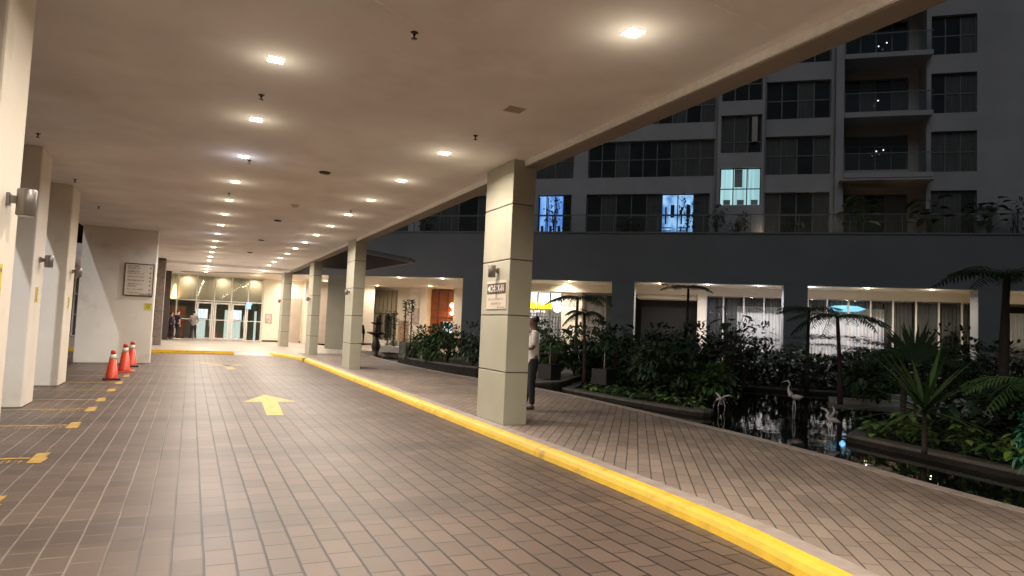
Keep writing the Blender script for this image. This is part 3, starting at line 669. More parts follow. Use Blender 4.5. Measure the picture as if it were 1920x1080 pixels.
def broadleaf(x, y, h, label, n=14, L=.32, w=.13, mat_='leaf_dark', z0=GZ, spread=.35, name='broadleaf_plant', cat='plant', stem=.02):
    t = plant(name, label, cat, (x, y, z0), random.uniform(0, 6)); st = MB(); mb = MB()
    for k in range(n):
        a = 2.4*k+random.uniform(-.3, .3); hh = h*(.35+.65*(k+1)/n)*random.uniform(.85, 1.05); r = spread*random.uniform(.35, 1)
        tip = Vector((cos(a)*r, sin(a)*r, hh)); st.tube([(0, 0, 0), (cos(a)*r*.25, sin(a)*r*.25, hh*.6), tuple(tip)], [stem, stem*.6, stem*.3], 4)
        leaf_mb(mb, tip, Vector((cos(a), sin(a), random.uniform(-.2, .5))), L*random.uniform(.7, 1.15), w*random.uniform(.8, 1.1), .45, seg=5)
    st.build('stem', M['bark' if mat_ == 'leaf_dark' else 'leaf_mid'], t); mb.build('foliage', M[mat_], t); return t
def rosette(x, y, z, trunk, label, n=26, L=.8, w=.03, mat_='leaf_mid', z0=GZ, name='dracaena', cat='plant', up_=1.2):
    t = plant(name, label, cat, (x, y, z0), 0)
    trunk_mb(trunk, .045).build('trunk', M['bark'], t, True); mb = MB()
    for k in range(n):
        a = 2.4*k; e = .05+up_*(k/n)**1.1; d = Vector((cos(a)*cos(e), sin(a)*cos(e), sin(e)))
        leaf_mb(mb, (0, 0, trunk-.05+.10*k/n), d, L*random.uniform(.75, 1.1), w, .30*(1-.6*k/n), seg=6)
    mb.build('foliage', M[mat_], t); return t
def palm_leaf(x, y, z0, h, label):
    t = plant('fan_palm', label, 'plant', (x, y, z0), 0); mb = MB(); st = MB()
    st.tube([(0, 0, 0), (.02, .03, h*.5), (0, 0, h*.8)], [.03, .02, .015], 6).build('stem', M['bark'], t)
    for k in range(22):
        a = -1.1+2.2*k/21; d = r0*sin(a)*.95+Vector((0, 0, 1))*cos(a)
        leaf_mb(mb, (0, 0, h*.72), d+Vector((0, random.uniform(-.15, .15), 0)), .85*random.uniform(.75, 1.08), .042, .1, nrm=Vector((.4, .9, 0)), seg=3)
    mb.build('foliage', M['leaf_dark'], t); return t
pl0 = [o for o in COL.objects if o.name.startswith('potted_plant')][0]
mb = MB()
for k in range(26): leaf_mb(mb, (0, 0, .28), rdir(None, .1, 1.3), random.uniform(.2, .38), .06, .4, seg=3)
mb.build('foliage', M['leaf_mid'], pl0)

t = thing('stone_clad_post', 'grey brown stone clad post behind the cream wall', 'post', (-1.385, 36.7, .126))
for k in range(5): MB().box(-.165, .165, -.45, .45, k*.8+.01, k*.8+.79).build('stone_panel', M['stone'], t, bevel=.006)
MB().box(-.15, .15, -.43, .43, 0, 4.13).build('core', M['groove'], t)
tag(MB().box(-.16, .16, -.25, .25, .0, 3.98).build('dark_post', M['darkwood'], None, bevel=.01, loc=(-1.32, 44.4, .126)), 'narrow dark brown post before the glass wall', 'post')

# far glass wall
gw = thing('glass_wall', 'tall glazed wall with double doors closing the far end', 'glass wall', (0, 46, .126))
mx_ = [-6.1, -4.9, -3.75, -2.6, -1.59, -.82, .24, 1.25, 2.23, 3.2, 4.05]
for x in mx_: MB().box(x-.035, x+.035, -.06, .06, 0, 4.0).build('mullion', M['frame_light'], gw)
for i in range(10):
    x0, x1 = mx_[i]+.035, mx_[i+1]-.035
    MB().box(x0, x1, -.05, .05, 2.38, 2.45).build('transom', M['frame_light'], gw)
    MB().box(x0, x1, -.05, .05, 3.92, 4.0).build('transom', M['frame_light'], gw)
    MB().box(x0, x1, -.05, .05, 0, .06).build('transom', M['frame_light'], gw)
    MB().box(x0, x1, -.045, .045, 1.22, 1.27).build('transom', M['frame_light'], gw)
    for z0, z1 in ((.06, 1.22), (1.27, 2.38), (2.45, 3.92)): MB().quad((x0, 0, z0), (x1, 0, z0), (x1, 0, z1), (x0, 0, z1)).build('pane', M['glass'], gw)
for x0, x1 in ((.30, 1.19), (1.31, 2.17), (2.29, 3.14)):
    d = MB().box(x0, x0+.09, -.085, -.06, .07, 2.32).box(x1-.09, x1, -.085, -.06, .07, 2.32).box(x0+.09, x1-.09, -.085, -.06, 2.23, 2.32).box(x0+.09, x1-.09, -.085, -.06, .07, .15).build('door_frame', M['frame_light'], gw)
    MB().tube([(x1-.14, -.13, .85), (x1-.14, -.13, 1.6)], .014, 8).build('door_handle', M['frame_light'], d)
# lobby behind it
lb = thing('lobby', 'lit lobby seen through the far glass wall', 'room', (0, 50.5, .126))
MB().box(-7, 4.3, 0, .2, 0, 4.1).build('back_wall', M['olive'], lb); MB().box(-7, 4.3, -4.3, 0, 4.0, 4.1).build('lobby_ceiling', M['cream2'], lb)
MB().box(4.12, 4.3, -4.3, 0, 0, 4.0).build('side_wall', M['olive'], lb)
MB().box(-3.5, -.3, -3.9, -3.8, 0, 2.0).build('wood_panel', M['wood'], lb)
for x0, x1, z0, z1, m in ((.28, .86, .02, 1.2, 'panel_mint'), (.28, .95, 1.3, 1.9, 'panel_white'), (1.95, 2.25, .02, 1.9, 'panel_mint'), (2.32, 2.92, .02, 1.2, 'panel_mint'), (2.32, 2.95, 1.3, 1.92, 'panel_white'), (3.72, 3.86, .02, 1.9, 'panel_mint')):
    MB().box(x0, x1, -3.3, -3.25, z0, z1).build('lit_panel', M[m], lb)
MB().box(-7, 4.1, -3.6, -3.55, 2.5, 3.95).build('blind', M['olive'], lb)
for x in (-2.6, -.3, 1.7, 3.6): ceiling_lamp(x, 46.5, 4.1, f'added light brightening the lobby just inside the glass wall, {["first", "second", "third", "fourth"][[-2.6, -.3, 1.7, 3.6].index(x)]} from the left', 'added lobby lights', False, power=LAMP*.32)  # unseen lamps added to brighten the lobby blind
t = thing('chandelier', 'tall sparkling chandelier hanging behind the left lobby glass', 'chandelier', (-1.0, 46.75, 2.6))
MB().tube([(0, 0, 1.5), (0, 0, .9)], .01, 6).build('rod', M['brass'], t)
cm = MB()
for k in range(16):
    z = k*.055; r = .22*(1-k/17)+.03; cm.lathe([(r*.5, z), (r, z+.015), (r*.5, z+.03)], (0, 0, 0), 10)
cm.build('crystal_tiers', M['glow_amber'], t, True)
t = thing('exit_sign', 'small blue lit sign on the right side of the glass wall', 'sign', (3.27, 45.87, 2.36))
MB().box(-.11, .11, -.02, .02, -.22, .02).build('panel', M['glow_exit'], t); MB().box(-.16, .16, -.02, .02, .03, .15).build('panel', M['glow_exit'], t)
tag(MB().lathe([(.17, 0), (.15, .04), (.05, .5), (.03, .52)], n=14).build('fire_extinguisher', M['cone'], None, True, loc=(1.45, 46.6, .13)), 'red object standing behind the glass doors', 'extinguisher')

fw = thing('hall_wall', 'cream wall right of the glass wall', 'wall', (0, 46, .126))
MB().box(4.10, 11.2, -.1, .1, 0, 4.4).build('wall', M['cream2'], fw); MB().box(5.7, 6.42, -.16, -.1, 0, 2.85).build('door_panel', M['beige'], fw)
MB().box(6.5, 6.9, -1.0, -.1, 0, 4.4).build('pilaster', M['cream2'], fw); MB().box(7.2, 9.6, -.9, -.1, 0, 4.2).build('recess_panel', M['beige'], fw)
MB().box(4.15, 11.2, -.13, -.10, 0, .1).build('skirting', M['darkwood'], fw)
t = thing('poster', 'small framed poster on the cream wall by the glass', 'poster', (4.47, 45.9, 1.6))
MB().box(-.2, .2, -.03, 0, -.3, .3).build('frame', M['frame_gold'], t); MB().box(-.16, .16, -.035, -.03, -.26, .26).build('print', M['art2'], t)

# pergola
pg = thing('pergola', 'dark louvred pergola roof beside the canopy', 'pergola', (4.86, 0, 4.28))
co = [(0, 25.4), (3.75, 28.6), (3.2, 35.2), (0, 35.6)]
def bar(a, b, w, z0, z1, mb):
    a = Vector(a); b = Vector(b); d = (b-a).normalized(); n = Vector((-d.y, d.x))*w; mb.prism([tuple(a-n), tuple(b-n), tuple(b+n), tuple(a+n)], z0, z1)
for i in range(4):
    m = MB(); bar(co[i], co[(i+1) % 4], .05, 0, .14, m); m.build('edge_frame', M['frame_dark'], pg)
m = MB()
for k in range(46):
    y = 25.8+k*.21; x1 = min(3.72, (y-25.4)/3.2*3.75) if y < 28.6 else 3.75-(y-28.6)/6.6*.55
    if x1 > .15: bar((0, y), (x1, y), .025, .03, .12, m)
m.build('louvre', M['black'], pg)['kind'] = 'stuff'
MB().prism([(0, 25.5), (3.7, 28.65), (3.15, 35.1), (0, 35.5)], .16, .18).build('roof_sheet', M['black'], pg)

# ---------------------------------------------------------------- podium and tower (local x along facade, y into the building)
P0 = (8.39, 36.11, 0); RZ = math.atan2(-.6503, .7597)
FM = Matrix.Translation(P0) @ Matrix.Rotation(RZ, 4, 'Z')
def fp(s, t, z=0): return tuple(FM @ Vector((s, t, z)))
pod = thing('podium_building', 'long dark grey podium block with lit openings across the pond', 'building', P0, RZ)
CS = [(-10.1, -9.05), (-2.35, -1.3), (5.37, 6.42), (12.97, 14.04), (20.71, 21.71), (28.36, 29.45), (36.2, 37.2), (44, 45)]
MB().box(-12, 45, 0, .35, 4.1, 6.43).build('upper_wall', M['podium'], pod)
MB().box(-12, 45, -.05, .4, 6.43, 6.50).build('parapet_cap', M['podium'], pod)
MB().box(-12, 45, .35, 14, 6.2, 6.42).build('roof_deck', M['slate'], pod)
for a, b in CS:
    if a > -5:
        m = MB()
        for k in range(5): m.box(a, b, 0, .9, .1+k*.8+(.0 if k else 0), .1+(k+1)*.8-.012)
        m.box(a+.01, b-.01, .01, .89, .1, 4.1); m.build('column', M['podium_lit' if a < 0 else 'podium'], pod)
MB().box(-12, 45, .35, 12, 4.1, 4.25).build('soffit', M['cream2'], pod)
MB().box(-4.2, 45, -.25, 14, -.3, .13).build('floor', M['plaza'], pod)
MB().box(-7.0, 8.4, 11.0, 11.2, .1, 4.1).build('back_wall', M['cream2'], pod)
# bay 1 (entrance)
MB().box(-5.3, -3.35, 10.9, 10.98, .3, 3.95).build('door_backing', M['olive'], pod)
for k in range(7): MB().box(-5.3+k*.31, -5.26+k*.31, 10.78, 10.9, .3, 3.9).build('door_mullion', M['frame_gold'], pod)
MB().box(-5.3, -3.35, 10.76, 10.9, 2.35, 2.43).build('door_transom', M['frame_gold'], pod)
for x in (-4.55, -4.1, -3.8): MB().box(x, x+.18, 10.72, 10.78, .6, 2.2).build('door_leaf', M['black'], pod)
for k in range(3): MB().box(-5.4, -3.2, 9.9-k*.35, 11-.1, .13, .13+.11*(3-k)).build('step', M['weir'], pod)
MB().box(-1.9, -1.0, 9.9, 11, .13, 4.1).build('white_pier', M['cream'], pod)
MB().box(-.95, -.5, 9.4, 11, .13, 4.1).build('white_pier', M['cream2'], pod)
MB().box(1.5, 5.0, 9.2, 11, .13, 4.1).build('white_pier', M['cream2'], pod)
MB().box(-.45, 1.5, 10.2, 10.3, .9, 3.95).build('wood_niche', M['wood'], pod)
for x in (.05, .7): MB().box(x, x+.03, 10.15, 10.2, .9, 3.95).build('niche_joint', M['darkwood'], pod)
MB().box(-.45, 1.5, 10.15, 10.2, 2.15, 2.19).build('niche_joint', M['darkwood'], pod)
t = thing('artwork', 'reddish brown woven picture on the cream entrance wall', 'picture', fp(-2.55, 10.85, 1.15), RZ)
MB().box(-.55, .55, -.04, 0, -.7, .7).build('frame', M['frame_gold'], t); MB().box(-.5, .5, -.05, -.04, -.65, .65).build('picture', M['art'], t)
t = thing('artwork', 'narrow pale poster on the white entrance pier', 'picture', fp(-1.4, 9.87, 2.2), RZ)
MB().box(-.3, .3, -.03, 0, -.5, .5).build('frame', M['frame_gold'], t); MB().box(-.27, .27, -.035, -.03, -.47, .47).build('picture', M['art2'], t)
t = thing('wall_light', 'cluster of glowing globes on the orange wood panel', 'light', fp(1.12, 10.0, 2.75), RZ)
for x, z, r in ((0, .25, .17), (.16, -.02, .16), (-.02, -.28, .13)): MB().lathe([(r*.3, -r*.95), (r*.8, -r*.6), (r, 0), (r*.8, r*.6), (r*.3, r*.95)], (x, 0, z), 12).build('globe', M['glow_amber'], t, True)
lamp_light('lamp', (0, -.3, 0), 18, (1, .6, .3), t, .3)
t = thing('screen', 'blue white screen under the orange wood panel', 'screen', fp(1.15, 9.9, 1.55), RZ)
MB().box(-.55, .55, -.03, .03, -.4, .35).build('panel', M['panel_white'], t); MB().box(.1, .5, -.04, -.03, -.3, .2).build('picture', M['win_blue'], t)
# dark lettering posts planted with climbers
for i, (x, y, h, lab) in enumerate(((9.42, 34.75, 2.1, 'shorter pair of leafy climbing poles before the entrance'), (9.97, 33.55, 2.75, 'taller pair of leafy climbing poles before the entrance'))):
    t = thing('climbing_plant', lab, 'plant', (x, y, .13), RZ)
    MB().box(-.5, .5, -.15, .15, 0, .32).build('trough', M['weir'], t)
    for dx in (-.17, .17):
        MB().tube([(dx, 0, .3), (dx, 0, h-.1)], .03, 6).build('pole', M['bark'], t)
    m = MB()
    for k in range(330):
        dx = random.choice((-.17, .17)); z = h-abs(random.gauss(0, .42)) if random.random() < .5 else random.uniform(.35, h); r = .17 if z > h-.75 else .06
        a = random.uniform(0, 2*pi); leaf_mb(m, (dx+cos(a)*r*random.random(), sin(a)*r*random.random(), z), rdir(a, -.5, .8), .15, .05, .3, seg=2)
    m.build('foliage', M['leaf_dark'], t)

def glazed(s0, s1, t, n, m_c, z1=3.62, zc=3.62, frame='frame_light', z0=.13, posts=None):
    if posts is None: posts = [s0+(s1-s0)/n*k for k in range(n+1)]
    for x in posts: MB().box(x-.035, x+.035, t-.05, t+.05, z0, z1).build('mullion', M[frame], pod)
    for i in range(len(posts)-1):
        MB().quad((posts[i]+.035, t, z0), (posts[i+1]-.035, t, z0), (posts[i+1]-.035, t, z1), (posts[i]+.035, t, z1)).build('pane', M['glass'], pod)
    return posts
def curtain(s0, s1, t, z0, z1, m, amp=.05, per=.16):
    mb = MB(); n = int((s1-s0)/.035)
    P = [(s0+(s1-s0)*i/n, t+amp*sin(2*pi*(s0+(s1-s0)*i/n)/per+.8*sin(i*.13))) for i in range(n+1)]
    for i in range(n): mb.quad((*P[i], z0), (*P[i+1], z0), (*P[i+1], z1), (*P[i], z1))
    return mb.build('curtain', M[m], pod, True)
MB().box(5.0, 45, 2.9, 3.1, 3.70, 4.1).build('lintel', M['cream2'], pod)
MB().box(5.0, 45, 6.4, 6.6, .1, 4.1).build('room_back_wall', M['black'], pod)
MB().box(5.0, 45, 3.15, 6.4, 3.75, 3.9).build('room_ceiling', M['beige'], pod)
# bay 2
glazed(5.6, 10.1, 3.95, 0, None, 3.68, posts=[5.6, 6.3, 7.0, 7.7, 8.4, 9.1, 9.75], frame='frame_dark'); MB().box(5.6, 9.75, 3.92, 3.98, 2.32, 2.37).build('transom', M['frame_dark'], pod)
curtain(5.6, 9.8, 4.3, .13, 2.95, 'curtain')
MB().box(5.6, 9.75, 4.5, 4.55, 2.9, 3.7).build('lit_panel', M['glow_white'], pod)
MB().box(9.9, 11.0, 3.2, 4.3, .13, 4.1).build('beige_pier', M['cream2'], pod)
curtain(11.0, 12.2, 4.2, .13, 3.6, 'curtain'); MB().box(12.25, 13.4, 3.6, 4.0, .13, 3.6).build('black_door', M['black'], pod)
t = thing('illuminated_sign', 'glowing yellow and white sign behind glass beside the big pillar', 'sign', fp(8.55, 3.80, 2.95), RZ)
m = MB()
for k in range(9): m.tube([(-.62+k*.155, .02, -.12+.05*sin(k*2.1)), (-.60+k*.155, .02, .12+.08*sin(k*1.1))], .05, 8)
m2 = MB()
for k in range(6):
    x = -.62+k*.22; m2.box(x, x+.06, -.02, 0, -.16, .18); m2.box(x+.06, x+.17, -.02, 0, (.12, -.02, .12, -.16, -.02, .12)[k], (.18, .04, .18, -.1, .04, .18)[k])
    if k % 2 == 0: m2.box(x+.11, x+.17, -.02, 0, -.16, .12)
m2.build('lettering', M['glow_yellow'], t); 
m.build('board', M['glow_yellow'], t, True)
sq = MB(); random.seed(4); squiggle(sq, -.72, -.38, 1.2, .13, facing((0, -.01, 0), (1, 0, 0), (0, 0, 1), (0, -1, 0)), 0); sq.build('white_lettering', M['glow_white'], t)
MB().lathe([(.02, -.24), (.2, -.14), (.24, 0), (.2, .14), (.02, .24)], (1.0, 0, -.12), 16).build('white_globe', M['glow_white'], t, True)
# bay 3: dark left, curtained right
MB().box(14.0, 17.0, 4.8, 5.0, .13, 4.1).build('dark_wall', M['black'], pod)
MB().box(13.9, 17.0, 3.2, 4.8, 3.5, 3.7).build('lower_soffit', M['cream2'], pod)
MB().box(16.95, 17.35, 2.9, 3.4, .13, 3.70).build('pier', M['cream2'], pod)
g3 = [17.38, 18.21, 19.18, 20.13, 21.05]
glazed(0, 0, 3.05, 0, None, 3.70, posts=g3); curtain(17.4, 18.9, 3.5, .13, 3.65, 'curtain_dark'); curtain(18.9, 21.4, 3.45, .13, 3.25, 'curtain'); curtain(18.9, 21.4, 3.6, 3.0, 3.68, 'curtain_dark')
# bay 4
g4 = [21.15, 22.14, 23.0, 23.95, 24.92, 25.88, 26.85, 27.80, 28.74, 29.38]
glazed(0, 0, 3.05, 0, None, 3.70, posts=g4); curtain(21.4, 25.6, 3.45, .13, 3.3, 'curtain'); curtain(21.4, 25.6, 3.7, 3.0, 3.68, 'curtain_dark'); curtain(25.6, 29.3, 3.5, .13, 3.65, 'curtain_dark')
MB().box(29.2, 29.45, .9, 3.4, .13, 4.09).build('pier', M['cream2'], pod)
glazed(0, 0, 3.05, 0, None, 3.70, posts=[30.5+k for k in range(14)]); curtain(29.5, 44, 3.45, .13, 3.3, 'curtain')
t = thing('light_strip', 'long cyan light behind the upper glass across the pond', 'light', fp(23.9, 3.30, 3.28), RZ)
MB().lathe([(.01, -.05), (.45, -.04), (.78, 0), (.45, .04), (.01, .05)], n=20).build('glow_panel', M['glow_cyan'], t, True)
t.scale = (1.15, .06, 3.2)
# passage lights
s_l = [(-3.6, 'left of the entrance columns'), (1.47, 'left one above the entrance bay'), (3.95, 'right one above the entrance bay'), (7.6, 'hidden one near the glowing yellow sign'), (10.77, 'above the beige pier'), (15.2, 'above the dark recess'), (17.4, 'above the pale pier left of the curtains'), (19.7, 'above the first curtained windows'), (21.95, 'at the left end of the long curtained windows'), (24.3, 'in the middle of the long curtained windows'), (26.85, 'at the right end of the long curtained windows'), (31.2, 'beyond the last column in view'), (34, 'outside the frame to the right'), (39, 'far outside the frame to the right')]
for s, w in s_l:
    c = fp(s, .75, 4.1); tt = ceiling_lamp(c[0], c[1], 4.1, 'podium edge ceiling light '+w, 'ceiling lights along the podium edge', s in (17.4, 19.7, 21.95), power=LAMP*1.1); tt.rotation_euler = (0, 0, RZ)
for i, (s, tt_) in enumerate(((-3.7, 8.5), (0.5, 7.5), (4, 7), (-5.5, 5), (-8, 5), (10.2, 2.6))):
    c = fp(s, tt_, 4.1); ceiling_lamp(c[0], c[1], 4.1, f'ceiling light deep inside the entrance hall, {ORD[i+1]} from the doors', 'ceiling lights inside the entrance hall', power=LAMP*.75)
for s in (7.5, 19.8, 22.6, 24.6): 
    c = fp(s, 5.0, 3.74); ceiling_lamp(c[0], c[1], 3.74, f'added light backlighting the curtained room, {dict(zip((7.5, 19.8, 22.6, 24.6), ("behind the yellow sign", "behind the first curtains", "left in the long room", "right in the long room")))[s]}', 'added lights in the curtained rooms', True, power=LAMP*1.6)  # unseen lamps added behind the curtains to backlight them

# terrace railing on the podium
rl = thing('glass_railing', 'glass balustrade with thin handrail along the podium roof', 'railing', fp(0, .2, 6.5), RZ)
MB().box(-12, 45, -.02, .02, .84, .88).build('handrail', M['frame_dark'], rl)
for k in range(24): MB().box(-6+k*2.1, -5.96+k*2.1, -.02, .02, 0, .84).build('post', M['frame_dark'], rl)
for k in range(23): MB().quad((-5.95+k*2.1, 0, .04), (-3.91+k*2.1, 0, .04), (-3.91+k*2.1, 0, .82), (-5.95+k*2.1, 0, .82)).build('glass_panel', M['rail_glass'], rl)

# tower
T0 = 1.5
tw = thing('apartment_building', 'grey apartment block with dark windows and balconies above the podium', 'building', P0, RZ)
def holes_wall(s0, s1, z0, z1, t, holes, m, name='wall', depth=.25):
    xs = sorted({s0, s1, *[h[0] for h in holes], *[h[1] for h in holes]}); zs = sorted({z0, z1, *[h[2] for h in holes], *[h[3] for h in holes]})
    xs = [x for x in xs if s0 <= x <= s1]; zs = [z for z in zs if z0 <= z <= z1]; mb = MB()
    for i in range(len(xs)-1):
        for j in range(len(zs)-1):
            cx, cz = (xs[i]+xs[i+1])/2, (zs[j]+zs[j+1])/2
            if any(h[0] < cx < h[1] and h[2] < cz < h[3] for h in holes): continue
            mb.quad((xs[i], t, zs[j]), (xs[i+1], t, zs[j]), (xs[i+1], t, zs[j+1]), (xs[i], t, zs[j+1]))
    for a, b, c, d in holes:
        mb.quad((a, t, c), (a, t+depth, c), (a, t+depth, d), (a, t, d)); mb.quad((b, t, d), (b, t+depth, d), (b, t+depth, c), (b, t, c))
        mb.quad((a, t, c), (b, t, c), (b, t+depth, c), (a, t+depth, c)); mb.quad((a, t+depth, d), (b, t+depth, d), (b, t, d), (a, t, d))
    return mb.build(name, M[m], tw)
def window(a, b, c, d, t, cols, rows=(.5,), pane='pane_dark', lit=None):
    """frame with mullions, panes as its sub-parts; rows = heights of the transoms as fractions from the bottom"""
    mb = MB(); f = .05; t1 = t+.17
    mb.box(a, a+f, t1, t1+.05, c, d).box(b-f, b, t1, t1+.05, c, d).box(a+f, b-f, t1, t1+.05, c, c+f).box(a+f, b-f, t1, t1+.05, d-f, d)
    xs = [a+(b-a)*k/cols for k in range(cols+1)]; zs = [c]+[c+(d-c)*r for r in rows]+[d]
    for x in xs[1:-1]: mb.box(x-f*.5, x+f*.5, t1, t1+.05, c+f, d-f)
    for z in zs[1:-1]:
        for k in range(cols): mb.box(xs[k]+f*.5 if k else a+f, xs[k+1]-f*.5 if k < cols-1 else b-f, t1, t1+.05, z-f*.5, z+f*.5)
    w = mb.build('window', M['frame_dark'], tw)
    for k in range(cols):
        m = M[pane]
        if lit and k in lit: m = M[lit[k]]
        elif random.random() < .45: m = M['pane_curtain']
        MB().quad((xs[k], t1+.03, c), (xs[k+1], t1+.03, c), (xs[k+1], t1+.03, d), (xs[k], t1+.03, d)).build('pane', m, w)
        if lit and k in lit and lit[k].startswith('win_'):     # things standing just inside the glass, seen against the lit room
            q = MB(); W_ = xs[k+1]-xs[k]; a_ = xs[k]
            if lit[k] == 'win_teal':
                q.box(a_+.05, a_+.05+W_*(.0 if k != 1 else .55)+.02, t1+.01, t1+.025, c+(d-c)*.5, d-.06); q.box(a_+W_*.3, a_+W_*.8, t1+.01, t1+.025, c+.06, c+.30)
            elif lit[k] == 'win_blue2':
                for n_ in range(3): q.box(a_+.04, a_+W_*.62, t1+.01, t1+.025, c+.12+n_*.16, c+.17+n_*.16)
                q.box(a_+W_*.55, a_+W_*.8, t1+.01, t1+.025, c+(d-c)*.45, c+(d-c)*.75); q.box(a_+W_*.2, a_+W_*.3, t1+.01, t1+.025, c+(d-c)*.3, c+(d-c)*.7)
            else: q.box(a_+W_*.1, a_+W_*.22, t1+.01, t1+.025, c+.05, d-.1); q.box(a_+W_*.4, a_+W_*.7, t1+.01, t1+.025, c+.05, c+.55)
            q.build('window_contents', M['cloth_blue' if lit[k] != 'win_teal' else 'tower'], w)
FL = [6.42, 9.10, 11.82, 14.55, 17.3, 20.0]
fz = [(6.9, 8.65), (9.50, 11.36), (12.20, 14.05), (14.92, 16.75), (17.7, 19.4)]
H = []
for k, (c, d) in enumerate(fz):
    if k == 0: H += [(-6, -3.5, c-.4, d, 3), (-2.5, 1.5, c-.4, d, 4), (2.2, 7.6, c-.4, d, 5), (8.76, 10.55, c-.4, d, 4), (11.32, 17.40, c-.4, d, 8)]
    else: H += [(2.2, 7.0, c, d, 5), (7.6, 10.60, c, d, 3), (11.34, 17.58, c, d, 9)]
    H += [(19.92, 22.80, c if k else c-.4, d, 4), (26.99, 28.82, c if k else c-.4, d, 3)]
H2 = [h for h in H if h[1] < 17.6 or h[0] > 18]
left = [h[:4] for h in H if h[1] < 17.7]; mid = [h[:4] for h in H if 19 < h[0] < 23]; right = [h[:4] for h in H if h[0] > 26]
holes_wall(-12, 17.66, 6.42, 24, T0, left, 'tower')
holes_wall(19.86, 22.95, 6.42, 24, T0, mid, 'tower')
holes_wall(26.85, 29.4, 6.42, 24, T0, right, 'tower')
MB().quad((29.4, T0, 6.42), (48, T0, 6.42), (48, T0, 24), (29.4, T0, 24)).build('blank_wall', M['tower'], tw)
for h in H:
    lit = None; rows = (.5,)
    if h[:2] == (8.76, 10.55): lit = {0: 'win_blue', 1: 'win_blue', 2: 'win_blue', 3: 'pane_dark'}
    if h[:2] == (11.32, 17.40): lit = {5: 'win_blue2', 6: 'win_blue2'}
    if h[:2] == (11.34, 17.58): lit = {}
    window(*h[:4], T0, h[4], rows, lit=lit)
# projecting kitchen bay between floors
bz = [(7.95, 9.78), (10.50, 12.35), (13.05, 14.95), (15.7, 17.5)]
bh = [(17.84, 19.72, c, d) for c, d in bz]
TB = T0-.45
holes_wall(17.66, 19.86, 6.42, 24, TB, bh, 'tower', 'bay_wall')
MB().box(17.66, 17.70, TB, T0+.1, 6.42, 24).build('bay_side', M['tower'], tw); MB().box(19.82, 19.86, TB, T0+.1, 6.42, 24).build('bay_side', M['tower'], tw)
for k, h in enumerate(bh):
    window(*h, TB, 3, (.45,) if k != 1 else (.3,), lit={0: 'win_teal', 1: 'win_teal', 2: 'win_teal'} if k == 0 else None)
MB().box(19.25, 19.5, TB-.12, TB-.01, 11.0, 12.2).build('air_duct', M['tower_warm'], tw)
# balcony stack
TR = T0+1.1
br_h = [(23.6, 26.35, c if k else c-.4, d-.05) for k, (c, d) in enumerate([(6.9, 8.8), (9.9, 11.6), (12.75, 14.4), (15.6, 17.2), (18.4, 20)])]
holes_wall(23.3, 26.85, 6.42, 24, TR, br_h, 'tower_warm', 'balcony_back_wall')
for k, h in enumerate(br_h): window(*h, TR, 4 if k else 3, (.42,) if k == 0 else (.7,))
MB().box(22.95, 23.3, T0-.35, TR, 6.42, 24).build('fin', M['tower'], tw); MB().box(26.80, 26.85, T0, TR, 6.42, 24).build('reveal', M['tower'], tw)
for z in (9.20, 12.02, 14.80, 17.6, 20.4):
    b_ = MB().box(23.3, 26.95, T0-.45, TR, z, z+.22).build('balcony', M['tower'], tw)
    MB().quad((23.3, T0-.42, z+.24), (26.95, T0-.42, z+.24), (26.95, T0-.42, z+1.1), (23.3, T0-.42, z+1.1)).build('balcony_glass', M['rail_glass'], b_)
    MB().box(23.3, 26.95, T0-.44, T0-.40, z+1.1, z+1.14).build('balcony_rail', M['frame_dark'], b_)
MB().prism([(23.1, T0-.9), (26.9, T0-.9), (26.9, TR), (23.1, TR)], 8.98, 9.06).build('sloped_awning', M['tower_warm'], tw)
MB().box(-12, 23.0, T0+.3, 14, 6.42, 24).box(27.0, 48, T0+.3, 14, 6.42, 24).box(23.0, 27.0, TR+.3, 14, 6.42, 24).build('core', M['black'], tw)
# few lamps visible on balconies
for i, (s, z) in enumerate(((25.35, 16.0), (25.0, 15.85), (25.25, 15.45), (25.0, 13.2), (24.95, 10.75), (25.25, 10.8))):
    t = thing('balcony_light', f'tiny white point of light on a balcony, {ordn(i, "uppermost")} from the top', 'light', fp(s, T0+.9, z), RZ, 'points of light on the balconies')
    MB().lathe([(.012, -.03), (.035, 0), (.012, .03)], n=8).build('bulb', M['glow_white'], t, True)

# terrace plants and low lights
random.seed(21)
tp = [(3.0, .9, 7.5, 'leafy terrace plant left of the big pillar'), (9.85, .75, 8.1, 'small terrace tree in front of the blue lit window'), (16.38, .8, 8.3, 'terrace shrub in front of the patchy blue window'), (17.75, .9, 7.8, 'terrace shrub under the teal lit window'), (18.7, .9, 7.5, 'low feathery terrace plant right of the teal window'),
      (13.5, .9, 7.3, 'low terrace shrub between the blue windows'), (21.2, .9, 7.2, 'low terrace plant beside the grey window'), (28.99, .8, 8.2, 'large leaved terrace plant by the blank wall'), (30.1, .9, 8.0, 'dark terrace shrub at the right edge'), (26.7, .8, 8.35, 'tall broad leaved terrace plant under the balconies'), (23.9, .8, 8.4, 'broad leaved terrace tree left of the balconies')]
for i, (s, t_, top, lab) in enumerate(tp):
    x, y, _ = fp(s, t_-.1)
    if i in (7, 9, 10): broadleaf(x, y, top-6.5, lab, 22, .58, .20, 'leaf_mid', 6.45, .7, 'terrace_plant')
    else: bush(x, y, .55, top-6.45, lab, 170, .17, 'leaf_dark', 6.45, 'terrace_plant', 'plant')
